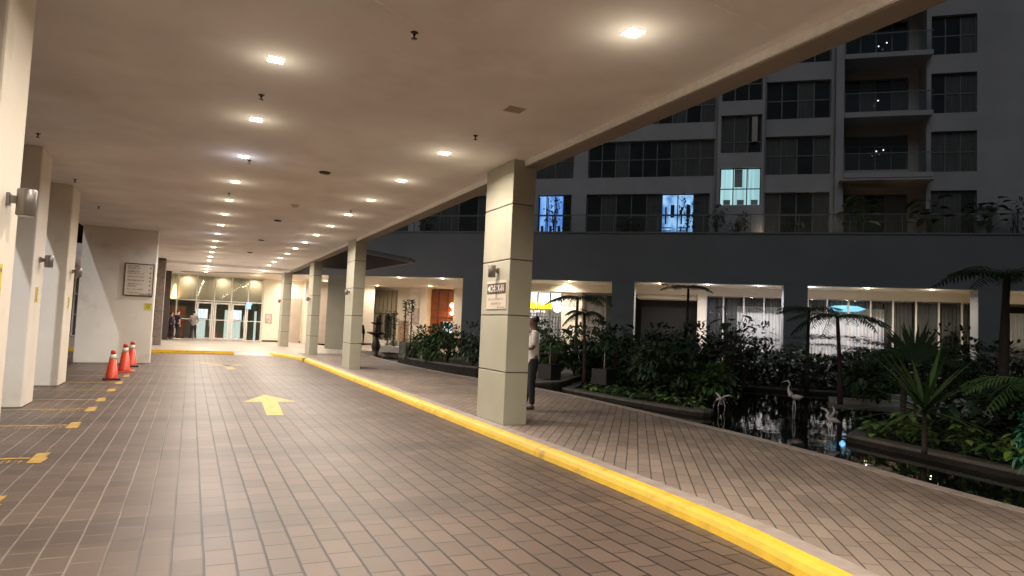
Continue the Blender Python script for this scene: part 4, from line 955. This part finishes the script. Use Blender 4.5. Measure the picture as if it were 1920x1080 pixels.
for i, (s, w) in enumerate(((20.0, 'below the teal lit window'), (24.7, 'under the balconies'), (21.6, 'beside the low terrace plant'))):
    x, y, _ = fp(s, .75)
    t = thing('terrace_light', 'small warm light at the terrace planting '+w, 'light', (x, y, 6.43), RZ, 'warm lights in the terrace planting')
    MB().lathe([(.06, 0), (.06, .04), (.03, .05)], n=12).build('housing', M['lampgrey'], t, True); MB().lathe([(.045, .052), (.045, .058)], n=12).build('lens', M['lamp_warm'], t, True)
    ld = bpy.data.lights.new('lamp', 'POINT'); ld.energy = 2.2; ld.color = (1, .72, .5); ld.shadow_soft_size = .04; lo = bpy.data.objects.new('lamp', ld); COL.objects.link(lo); lo.parent = t; lo.location = (0, 0, .16)

# ---------------------------------------------------------------- garden beds
def bed(pts, label, z=GZ, rimw=.28, m='soil', name='garden_bed', rim='rim'):
    P = smooth_poly(pts+[pts[0]], 3)[:-1]; n = len(P); ar = sum(P[i][0]*P[(i+1) % n][1]-P[(i+1) % n][0]*P[i][1] for i in range(n))
    if ar < 0: P = P[::-1]
    In = []
    for i in range(n):
        a = Vector(P[i-1]); c = Vector(P[(i+1) % n]); t = (c-a).normalized(); In.append(tuple(Vector(P[i])+Vector((-t.y, t.x))*rimw))
    mb = MB().prism(P, -.5, z-.03); o = struct(name, mb, M[m]); o['label'] = label
    rm = MB()
    for i in range(n):
        j = (i+1) % n
        rm.quad((*P[i], z+.02), (*P[j], z+.02), (*In[j], z+.02), (*In[i], z+.02)); rm.quad((*P[i], -.5), (*P[j], -.5), (*P[j], z+.02), (*P[i], z+.02)); rm.quad((*In[i], z+.02), (*In[j], z+.02), (*In[j], z-.1), (*In[i], z-.1))
    struct('bed_edging', rm, M[rim])
bed([(9.25, 16.3), (9.3, 14.6), (9.45, 12.9), (9.7, 11.5), (10.15, 11.35), (10.6, 12.4), (11.8, 13.6), (13.8, 15.2), (15.5, 18.5), (14.0, 20.5), (11.5, 19.3), (10.2, 17.4)], 'planted island left of the herons')
bed([(8.25, 16.0), (9.2, 16.4), (10.4, 17.7), (12.6, 20.3), (15, 24), (12.6, 27), (10.3, 24), (8.6, 20), (8.0, 17.6)], 'flat stone platform with two black pots', .2, .1, 'slate', 'stone_platform', 'slate')
bed([(10.2, 8.15), (10.05, 7.2), (9.85, 5.9), (9.55, 4.0), (9.1, 1.5), (11, 0), (16, 1), (17, 6), (16.2, 9.4), (13, 9.5)], 'planted island at the right with bright leaves')
bp_ = [fp(6.5, -.5), fp(14, -.5), fp(22, -.5), fp(32, -.5), fp(34, -7), fp(27, -8.5), fp(20, -9.2), fp(13, -8), fp(7.5, -5)]
bed([(p[0], p[1]) for p in bp_], 'large dark planted bed in front of the podium')
bed([(7.95, 27.9), (8.15, 25.2), (8.45, 22.8), (9.2, 21.3), (11.2, 23.4), (12.6, 26), (12.2, 29.5), (9.8, 30.0), (8.4, 29.2)], 'planted bed between pond and entrance', .25)
tag(MB().box(-.75, .75, -.5, .5, 0, .62).build('planter_box', M['boxgrey'], None, bevel=.01, loc=(8.95, 28.3, .2)), 'dark grey square planter box beside the fountain', 'planter')
for i, (x, y, l) in enumerate(((17.4, 12.6, 3.0), (16.3, 10.3, 1.6), (19.3, 12.4, 2.6), (18.0, 10.2, 2.2), (21.5, 11.3, 2.6), (23.0, 14.5, 2.4))):
    o = MB().box(-l/2, l/2, -.12, .12, -.5, .09+.05*(i % 3)).build('weir_ledge', M['weir'], None, loc=(x, y, 0)); o.rotation_euler = (0, 0, RZ+.12*((i % 2)-.5))
    tag(o, f'pale stone water ledge in the dark pond behind the right island, {ordn(i, "first")} from the left', 'ledge', 'pale water ledges')

# fountain
t = thing('fountain', 'small dark two tier fountain standing at the pond edge', 'fountain', (8.12, 32.5, -.06))
MB().lathe([(.30, 0), (.30, .12), (.14, .25), (.20, .45), (.22, .6), (.12, .9), (.10, 1.05)], n=20).build('pedestal', M['brass'], t, True)
MB().lathe([(.10, 1.05), (.46, 1.18), (.48, 1.24), (.40, 1.2)], n=24).build('lower_bowl', M['brass'], t, True)
MB().lathe([(.07, 1.2), (.09, 1.4), (.05, 1.55), (.30, 1.66), (.31, 1.70), (.2, 1.67)], n=20).build('upper_bowl', M['brass'], t, True)
MB().lathe([(.05, 1.67), (.07, 1.8), (.02, 2.0)], n=12).build('finial', M['brass'], t, True)

# herons
def heron(loc, rz, label, kind):
    t = thing('heron_figure', label, 'bird sculpture', loc, rz, 'white bird figures in the pond')
    b = MB()
    if kind == 'tall':
        b.tube([(-.17, 0, .42), (-.1, 0, .40), (0, 0, .39), (.08, 0, .44), (.12, 0, .52), (.13, 0, .60), (.10, 0, .67), (.13, 0, .73), (.16, 0, .74)], [.012, .05, .072, .06, .032, .018, .014, .022, .018], 10)
        b.tube([(.16, 0, .74), (.28, 0, .69)], [.013, .003], 6)
        legs = [[(.0, .02, .35), (-.02, .02, .17), (.0, .02, -.1)], [(.02, -.02, .35), (.04, -.02, .17), (.03, -.02, -.1)]]
    elif kind == 'wings':
        b.tube([(-.1, 0, .26), (0, 0, .27), (.1, 0, .27), (.16, 0, .22), (.18, 0, .15)], [.02, .035, .03, .014, .010], 10)
        b.tube([(.18, 0, .15), (.2, 0, .06)], [.01, .003], 6)
        for s in (-1, 1):
            w = MB(); w.tube([(0, 0, .27), (.0, s*.12, .34), (-.02, s*.26, .38), (-.05, s*.34, .36)], [.03, .022, .014, .004], 6).build('wing', M['bird'], t, True)
        legs = [[(-.03, .03, .25), (-.06, .05, .12), (-.03, .05, -.1)], [(.02, -.02, .25), (.06, -.03, .12), (.05, -.02, -.1)]]
    else:
        b.tube([(-.16, 0, .20), (-.08, 0, .22), (0, 0, .24), (.05, 0, .29), (.04, 0, .36), (.09, 0, .41)], [.01, .045, .055, .035, .022, .024], 10)
        b.tube([(.09, 0, .41), (.17, 0, .43)], [.014, .003], 6)
        w = MB(); w.tube([(0, .02, .27), (-.06, .05, .38), (-.03, .07, .48)], [.03, .025, .006], 6).build('wing', M['bird'], t, True)
        legs = [[(-.02, .02, .2), (-.03, .02, .1), (-.02, .02, -.1)], [(.02, -.02, .2), (.03, -.02, .1), (.02, -.02, -.1)]]
    b.build('body', M['bird'], t, True)
    for l in legs: MB().tube(l, [.012, .008, .009], 6).build('leg', M['bird'], t, True)
    return t
heron((10.58, 11.61, -.0), RZ+pi+.5, 'white bird figure with spread wings at the left', 'wings')
heron((11.86, 10.78, -.0), RZ+2.9, 'tall white heron figure with raised neck, the middle one', 'tall')
heron((10.42, 8.67, -.0), RZ+pi-.1, 'small white bird figure beside the blue pond light', 'small')
t = thing('pond_light', 'small blue light on the water beside the smallest bird figure', 'light', (10.72, 8.62, -.05))
MB().lathe([(.04, 0), (.04, .025), (.02, .03)], n=14).build('housing', M['white_plastic'], t, True); MB().lathe([(.03, .031), (.03, .036)], n=14).build('lens', M['glow_blue'], t, True)
ld = bpy.data.lights.new('lamp', 'POINT'); ld.energy = .12; ld.color = (.2, .55, 1); ld.shadow_soft_size = .05; lo = bpy.data.objects.new('lamp', ld); COL.objects.link(lo); lo.parent = t; lo.location = (-.05, 0, .12)

# ---------------------------------------------------------------- planting
random.seed(5)
for i, (x, y, top, rx, lab) in enumerate(((7.95+.5, 25.2, 1.45, .9, 'dense shrub at the left end of the bed by the entrance'), (8.9, 24.6, 1.7, 1.1, 'taller dense shrub in the middle of the bed by the entrance'), (9.3, 22.9, 1.75, 1.0, 'dark shrub just left of the big pillar'), (9.8, 26.6, 1.75, 1.2, 'shrub behind the bed by the entrance'), (8.6, 27.0, 1.1, .8, 'low shrub next to the grey planter box'))):
    bush(x, y, rx, top-.25, lab, 620, .2, 'leaf_mid' if i in (0, 1, 4) else 'leaf_dark', .2)
rosette(8.15, 26.6, 0, .5, 'spiky plant leaning over the planter box', 14, .9, .02, 'leaf_dark', .2, 'spiky_plant')
for i, (x, y, s, lab) in enumerate(((9.6, 17.7, .42, 'round clipped tree in a black pot behind the man'), (10.35, 15.95, .46, 'round clipped tree with a white stem in a square black pot'))):
    t = plant('potted_tree', lab, 'potted tree', (x, y, .2), .4, 'clipped trees in black pots')
    MB().prism([(-.24, -.24), (.24, -.24), (.24, .24), (-.24, .24)], 0, .42).build('pot', M['potblack'], t)
    MB().tube([(0, 0, .4), (.01, 0, .85), (0, .01, 1.05)], [.02, .016, .014], 8).build('stem', M['bark_pale'], t, True)
    bush_mb(.75, .75, .42, 620, .13, 1.28).build('foliage', M['leaf_mid' if i == 0 else 'leaf_dark'], t)
tree_fern(12.19, 20.67, 2.95, 'tree fern with flat spreading crown in front of the beige pier', 1.45, 14, droop=.4, rise=.22)
tree_fern(10.93, 17.93, 2.35, 'shorter tree fern beside the flat crowned one', .8, 10, droop=.7)
tree_fern(17.18, 20.83, 3.65, 'tall thin palm in front of the dark recess', 1.15, 11, droop=.35, rise=.3)
tree_fern(13.15, 7.35, 3.15, 'tall dark tree fern near the right edge', 1.35, 13, r=.10, droop=.35, rise=.35)
tree_fern(17.2, 15.2, 2.75, 'palm before the column between the curtained windows', 1.3, 11, droop=.3, rise=.2)
tree_fern(15.0, 12.2, 2.45, 'wide fern before the long curtained windows', 1.3, 13, droop=.55, rise=.3)
tree_fern(9.95, 5.1, 1.35, 'low arching fern at the right edge', .95, 12, z0=.15, mat_='leaf_mid', droop=.55, rise=.4, ll=.2)
tree_fern(12.4, 8.7, 1.6, 'low fern behind the spiky dracaena', 1.05, 12, mat_='leaf_dark', droop=.6, rise=.45)
broadleaf(13.61, 14.66, 2.5, 'rubber tree with rounded dark leaves before the curtains', 26, .38, .15, 'leaf_dark', GZ, .55, 'rubber_tree', 'tree')
broadleaf(10.2, 18.6, 1.6, 'big leaved plant behind the man', 14, .5, .17, 'leaf_dark', GZ, .5)
broadleaf(11.6, 17.2, 2.05, 'upright big leaved plant between the tree ferns', 18, .5, .13, 'leaf_dark', GZ, .55)
rosette(9.75, 6.5, 0, .62, 'spiky green dracaena on a short trunk at the right', 44, 1.35, .030, 'leaf_mid', up_=1.0)
palm_leaf(11.6, 7.9, GZ, 1.75, 'broad upright palm leaf behind the dracaena')
labs = ['tall dark shrub behind the first curtained windows bed', 'tall dark shrub under the left of the long curtains', 'tall shrub left of the rubber tree', 'tall shrub between the wide palm and the column', 'tall shrub under the right of the long curtains', 'shrub behind the middle of the left island', 'shrub behind the left end of the pond, near the stone platform', 'dense dark shrub in the middle of the left island', 'feathery shrub before the dark recess', 'dark shrub below the palm of the dark recess', 'layered shrub under the rubber tree', 'flat layered shrub before the first curtains', 'layered shrub before the podium column', 'dark shrub under the long curtained windows', 'layered shrub below the cyan light', 'broad dark shrub behind the tall heron', 'dark shrub behind the small heron', 'dark shrub behind the dracaena', 'shrub below the right end of the curtains', 'tall shrub beside the last podium column', 'shrub at the far right edge of the pond', 'low dark shrub in front of the podium column', 'wide shrub before the beige pier', 'shrub at the foot of the flat crowned tree fern', 'dark shrub left of the palm', 'shrub behind the white bird with spread wings', 'low shrub right of the tall dark tree fern', 'dark mass of leaves behind the arching fern']
bs = [(17.0, 17.6, 1.5, 1.97, 0), (19.6, 15.6, 1.5, 1.93, 1), (14.6, 17.0, 1.3, 1.81, 0), (18.4, 16.2, 1.3, 1.85, 1), (21.2, 12.6, 1.5, 1.97, 0), (12.9, 18.4, 1.1, 1.75, 0), (10.6, 19.3, 0.8, 1.01, 0), (10.5, 13.6, 0.75, 1.24, 0), (11.9, 15.2, 1.0, 1.47, 0), (13.6, 17.4, 1.2, 1.75, 0), (13.0, 15.8, 1.1, 1.38, 1), (15.6, 16.2, 1.3, 1.64, 1), (17.6, 16.4, 1.3, 1.6, 1), (19.2, 14.6, 1.3, 1.64, 1), (18.0, 13.4, 1.3, 1.43, 1), (15.9, 14.2, 1.1, 1.13, 1), (16.4, 12.2, 1.1, 1.18, 0), (14.1, 9.2, 1.2, 1.43, 1), (19.8, 12.0, 1.4, 1.68, 1), (20.5, 10.2, 1.4, 1.85, 1), (16.8, 7.4, 1.2, 1.51, 0), (15.8, 18.8, 1.2, 1.34, 1), (13.8, 21.6, 1.2, 1.61, 0), (12.0, 19.0, 0.9, 1.38, 0), (15.2, 20.6, 1.2, 1.68, 0), (11.2, 12.9, 0.7, 0.83, 0), (14.6, 6.2, 1.1, 1.26, 0), (12.2, 5.2, 0.9, 1.01, 0)]
for (x, y, rx, h, lay), lab in zip(bs, labs): bush(x, y, rx, h, lab, 800, .21 if not lay else .17, 'leaf_dark' if random.random() < .75 else 'leaf_mid', GZ, layered=bool(lay))
random.seed(9)
def inpoly(): pass
# low bright leafy clumps along the island fronts
def clump(x, y, label, n=16, L=.20, mat_='leaf_bright', h=.3):
    broadleaf(x, y, h, label, n, L, .055, mat_, GZ-.02, .22, 'leafy_clump', 'ground plant', .006)
cl = [(9.62, 15.3), (9.66, 14.3), (9.75, 13.4), (9.88, 12.5), (10.1, 11.85), (10.75, 13.0), (10.0, 14.9), (10.3, 13.9)]
for i, (x, y) in enumerate(cl): clump(x, y, f'low light green leafy clump on the left island, {ordn(i, "first")} from the far end', 13, .17, 'leaf_bright' if i in (0, 4, 3) else 'leaf_mid', .26)
cr = [(10.45, 7.8), (10.3, 7.2), (10.25, 6.7), (10.2, 6.2), (10.05, 5.75), (10.0, 5.35), (9.95, 4.85), (9.85, 4.4), (10.9, 7.4), (10.8, 6.6), (10.6, 5.9), (10.55, 5.2), (10.9, 8.2), (11.3, 7.8), (10.45, 4.7)]
for i, (x, y) in enumerate(cr): clump(x, y, f'bright green leafy clump on the right island, {ordn(i, "first")} from the far end', 20, (.15, .22, .18)[i % 3], 'leaf_bright' if i % 5 in (0, 3) else 'leaf_mid', (.3, .5, .38, .55)[i % 4])
bush(8.6, 4.32, .33, .85, 'rounded bush at the right edge of the pond, coloured as under teal light', 420, .10, 'leaf_teal_lit', .0)
def scatter(poly, n, size, m, name, label, hz=.12):
    mb = MB(); xs = [p[0] for p in poly]; ysq = [p[1] for p in poly]; k = 0
    while k < n:
        x = random.uniform(min(xs), max(xs)); y = random.uniform(min(ysq), max(ysq)); c = False; j = len(poly)-1
        for i in range(len(poly)):
            if (poly[i][1] > y) != (poly[j][1] > y) and x < (poly[j][0]-poly[i][0])*(y-poly[i][1])/(poly[j][1]-poly[i][1])+poly[i][0]: c = not c
            j = i
        if c: leaf_mb(mb, (x, y, GZ-.03+hz*random.random()**1.3), rdir(None, .1, 1.2), size*random.uniform(.6, 1.3), size*.22, .3, seg=2); k += 1
    o = mb.build(name, M[m]); tag(o, label, 'ground cover', kind='stuff')
scatter([(9.5, 15.8), (9.75, 12), (10.2, 11.7), (13, 15.2), (14.5, 18.5), (12, 19)], 2600, .16, 'leaf_dark', 'ground_cover', 'dark low ground cover on the left island')
scatter([(10.4, 7.9), (9.9, 4), (9.5, 1.8), (15, 2), (16, 8), (13, 9)], 3200, .17, 'leaf_dark', 'ground_cover', 'dark low ground cover on the right island')
q_ = [fp(7, -1), fp(31, -1), fp(32, -7), fp(20, -8.8), fp(8, -5)]
scatter([(p[0], p[1]) for p in q_], 15000, .34, 'leaf_dark', 'ground_cover', 'dark low planting in front of the podium', 1.05)
scatter([(10.6, 14.2), (13.4, 15.6), (14.6, 18.5), (12.4, 19.2), (11, 17)], 2600, .26, 'leaf_dark', 'undergrowth', 'dark waist high undergrowth at the back of the left island', .95)
scatter([(11.6, 7.6), (12.2, 3), (15.5, 3), (16, 8.6), (13, 9)], 3000, .28, 'leaf_dark', 'undergrowth', 'dark waist high undergrowth at the back of the right island', .9)
scatter([(8.3, 27.2), (8.7, 22.9), (9.3, 21.7), (12, 26), (10, 29)], 1500, .18, 'leaf_mid', 'ground_cover', 'low planting in the bed by the entrance')

# ---------------------------------------------------------------- people
def skinned(name, chains, m, parent, sub=2):
    """chains: list of lists of (pos, (rx, ry)); equal positions are one joint"""
    V = []; E_ = []; R = []; key = {}
    for ch in chains:
        prev = None
        for p, r in ch:
            k = tuple(round(c, 4) for c in p)
            if k not in key: key[k] = len(V); V.append(p); R.append(r if isinstance(r, tuple) else (r, r))
            i = key[k]
            if prev is not None and prev != i: E_.append((prev, i))
            prev = i
    me = bpy.data.meshes.new(name); me.from_pydata(V, E_, []); o = bpy.data.objects.new(name, me); COL.objects.link(o)
    sk = o.modifiers.new('skin', 'SKIN'); sk.use_smooth_shade = True
    for i, d in enumerate(me.skin_vertices[0].data): d.radius = R[i]; d.use_root = (i == 0)
    ss = o.modifiers.new('sub', 'SUBSURF'); ss.levels = sub; ss.render_levels = sub
    dg = bpy.context.evaluated_depsgraph_get(); dg.update(); nm = bpy.data.meshes.new_from_object(o.evaluated_get(dg)); bpy.data.objects.remove(o)
    nm.materials.clear(); nm.materials.append(m)
    for p in nm.polygons: p.use_smooth = True
    q = bpy.data.objects.new(name, nm); COL.objects.link(q); q.parent = parent; return q
def person(loc, heading, label, height, pose, skin, shirt, pants, shoes, sleeve=.5, slim=1., longhair=False, extra=None):
    """local frame: x right, y forward, z up, for a 1.75 m figure"""
    t = thing('person', label, 'person', loc, math.atan2(-heading[0], heading[1])); k = height/1.75
    V3 = lambda *a: tuple(a)
    pel, spi, che, nec = V3(0, 0, .96), V3(0, -.005, 1.14), V3(0, 0, 1.34), V3(0, -.005, 1.475)
    hb, hm, ht = V3(0, .02, 1.56), V3(0, .025, 1.645), V3(0, .015, 1.715)
    S_ = {s: V3(s*.175*slim, -.005, 1.415) for s in (-1, 1)}
    body = [[(pel, (.13*slim, .10)), (spi, (.115*slim, .09)), (che, (.135*slim, .10)), (nec, (.052, .052)), (hb, (.062, .075)), (hm, (.074, .092)), (ht, (.048, .058))]]
    body.append([(hm, (.074, .092)), ((0, .118, 1.632), (.012, .016))])      # nose
    for s in (-1, 1):
        el, wr = pose['arm'][s]; sh = S_[s]; body.append([(che, (.135*slim, .10)), (sh, .055), (el, .040), (wr, .026)])
        d = (Vector(wr)-Vector(el)).normalized(); pm = Vector(wr)+d*.055; inn = Vector((-s, 0, 0)); fwd_ = Vector((0, 1, 0)) if abs(d.y) < .7 else Vector((0, 0, 1))
        body.append([(wr, .026), (tuple(pm), (.030, .018))])
        for f, (o_, L_) in enumerate(((-.024, .062), (-.008, .072), (.008, .068), (.023, .055))):
            a = pm+fwd_*o_*1.1+d*.028; b_ = a+d*L_*.5+inn*.008; c = b_+(d*.7+inn*.55)*L_*.5
            body.append([(tuple(pm), (.030, .018)), (tuple(a), .010), (tuple(b_), .009), (tuple(c), .007)])
        a = Vector(wr)+d*.03+fwd_*.03; body.append([(tuple(pm), (.030, .018)), (tuple(a), .011), (tuple(a+fwd_*.018+d*.03+inn*.01), .009)])
        kn, an = pose['leg'][s]; body.append([(pel, (.13*slim, .10)), ((s*.088, 0, .86), .082), (kn, .055), (an, .036), ((an[0]+s*.01, an[1]+.12, an[2]-.05), .03)])
    skinned('body', body, skin, t)
    sh_ = [[((0, 0, .80), (.158*slim, .122)), ((0, 0, .95), (.155*slim, .12)), (spi, (.135*slim, .11)), (che, (.152*slim, .117)), ((0, -.005, 1.44), (.085, .07))]]
    for s in (-1, 1):
        el = Vector(pose['arm'][s][0]); wr = Vector(pose['arm'][s][1]); sh = Vector(S_[s]); q = sh.lerp(el, sleeve*2) if sleeve <= .5 else el
        ch = [(che, (.152*slim, .117)), (tuple(sh), .068), (tuple(sh.lerp(el, .6)), .060), (tuple(q), .056)]
        if sleeve > .5: ch.append((tuple(wr), .036))
        sh_.append(ch)
    skinned('shirt', sh_, shirt, t)
    for s in (-1, 1): pass
    pn = [[((0, 0, 1.04), (.130*slim, .10)), ((0, 0, .97), (.138*slim, .105))]]
    for s in (-1, 1):
        kn, an = pose['leg'][s]; pn.append([((0, 0, .97), (.138*slim, .105)), ((s*.09, 0, .84), .096), (kn, .070), ((an[0], an[1], an[2]+.01), .056)])
    skinned('trousers', pn, pants, t)
    for s in (-1, 1):
        kn, an = pose['leg'][s]; zf = max(.045, an[2]-.04)
        skinned('shoe', [[((an[0], an[1]-.05, zf), (.038, .036)), ((an[0], an[1]+.03, zf+.005), (.042, .042)), ((an[0]+s*.01, an[1]+.14, zf-.005), (.042, .03)), ((an[0]+s*.01, an[1]+.19, zf-.01), (.03, .022))]], shoes, t, 2)
    hr = [[((0, -.03, 1.60), (.062, .06)), ((0, -.02, 1.67), (.080, .088)), ((0, .01, 1.725), (.066, .082))]]
    if longhair: hr.append([((0, -.03, 1.60), (.062, .06)), ((0, -.06, 1.50), (.06, .035))])
    skinned('hair', hr, M['hair'], t, 2)
    for s in (-1, 1): MB().lathe([(.002, -.011), (.011, 0), (.002, .011)], (s*.032, .110, 1.655), 8).build('eye', M['ink'], t, True)
    MB().box(-.024, .024, .098, .108, 1.592, 1.599).build('mouth', M['ink_soft'], t)
    t.scale = (k, k, k); return t
stand = {-1: ((-.09, .01, .50), (-.10, -.01, .09)), 1: ((.10, .02, .50), (.11, .02, .09))}
person((5.74, 11.23, .134), (-.93, .36), 'man in white short sleeved shirt and navy trousers, half hidden by the pillar', 1.74,
       {'arm': {-1: ((-.23, .03, 1.14), (-.11, .27, 1.12)), 1: ((.23, .0, 1.14), (.13, .26, 1.10))}, 'leg': {-1: ((-.10, .02, .50), (-.11, .0, .09)), 1: ((.10, .06, .50), (.12, .12, .09))}},
       M['skin_dark'], M['shirt_white'], M['cloth_navy'], M['shoe_black'], .45)
person((-.68, 44.6, .128), (.75, .65), 'person in black clothes mid stride before the glass wall', 1.74,
       {'arm': {-1: ((-.22, .04, 1.14), (-.18, .20, .98)), 1: ((.22, -.06, 1.13), (.21, .0, .88))}, 'leg': {-1: ((-.09, .12, .50), (-.09, .17, .09)), 1: ((.10, -.04, .50), (.11, -.22, .12))}},
       M['skin_light'], M['cloth_black'], M['cloth_black'], M['shoe_white'], .4)
person((.18, 45.0, .128), (.15, 1), 'person in a grey shirt standing with back turned before the glass doors', 1.74,
       {'arm': {-1: ((-.25, .0, 1.15), (-.17, .17, 1.05)), 1: ((.25, .02, 1.15), (.18, .16, 1.08))}, 'leg': {-1: ((-.11, .0, .50), (-.15, -.02, .09)), 1: ((.11, .0, .50), (.15, .0, .09))}},
       M['skin_light'], M['cloth_grey'], M['cloth_black'], M['shoe_white'], .5)
person((-1.02, 44.9, .128), (.9, .4), 'person in dark blue partly hidden behind the dark brown post', 1.62,
       {'arm': {-1: ((-.22, .04, 1.14), (-.18, .16, .92)), 1: ((.22, -.02, 1.13), (.22, .08, .88))}, 'leg': {-1: ((-.09, .06, .50), (-.09, .02, .09)), 1: ((.10, -.04, .50), (.11, -.28, .14))}},
       M['skin_light'], M['cloth_blue'], M['cloth_navy'], M['shoe_black'], .9)
person((5.06, 22.85, .134), (.3, .95), 'person in black mostly hidden behind the second green grey pillar', 1.66,
       {'arm': {-1: ((-.22, .0, 1.14), (-.2, .1, .9)), 1: ((.22, .0, 1.13), (.21, .06, .88))}, 'leg': stand},
       M['skin_dark'], M['cloth_black'], M['cloth_black'], M['shoe_black'], .5)
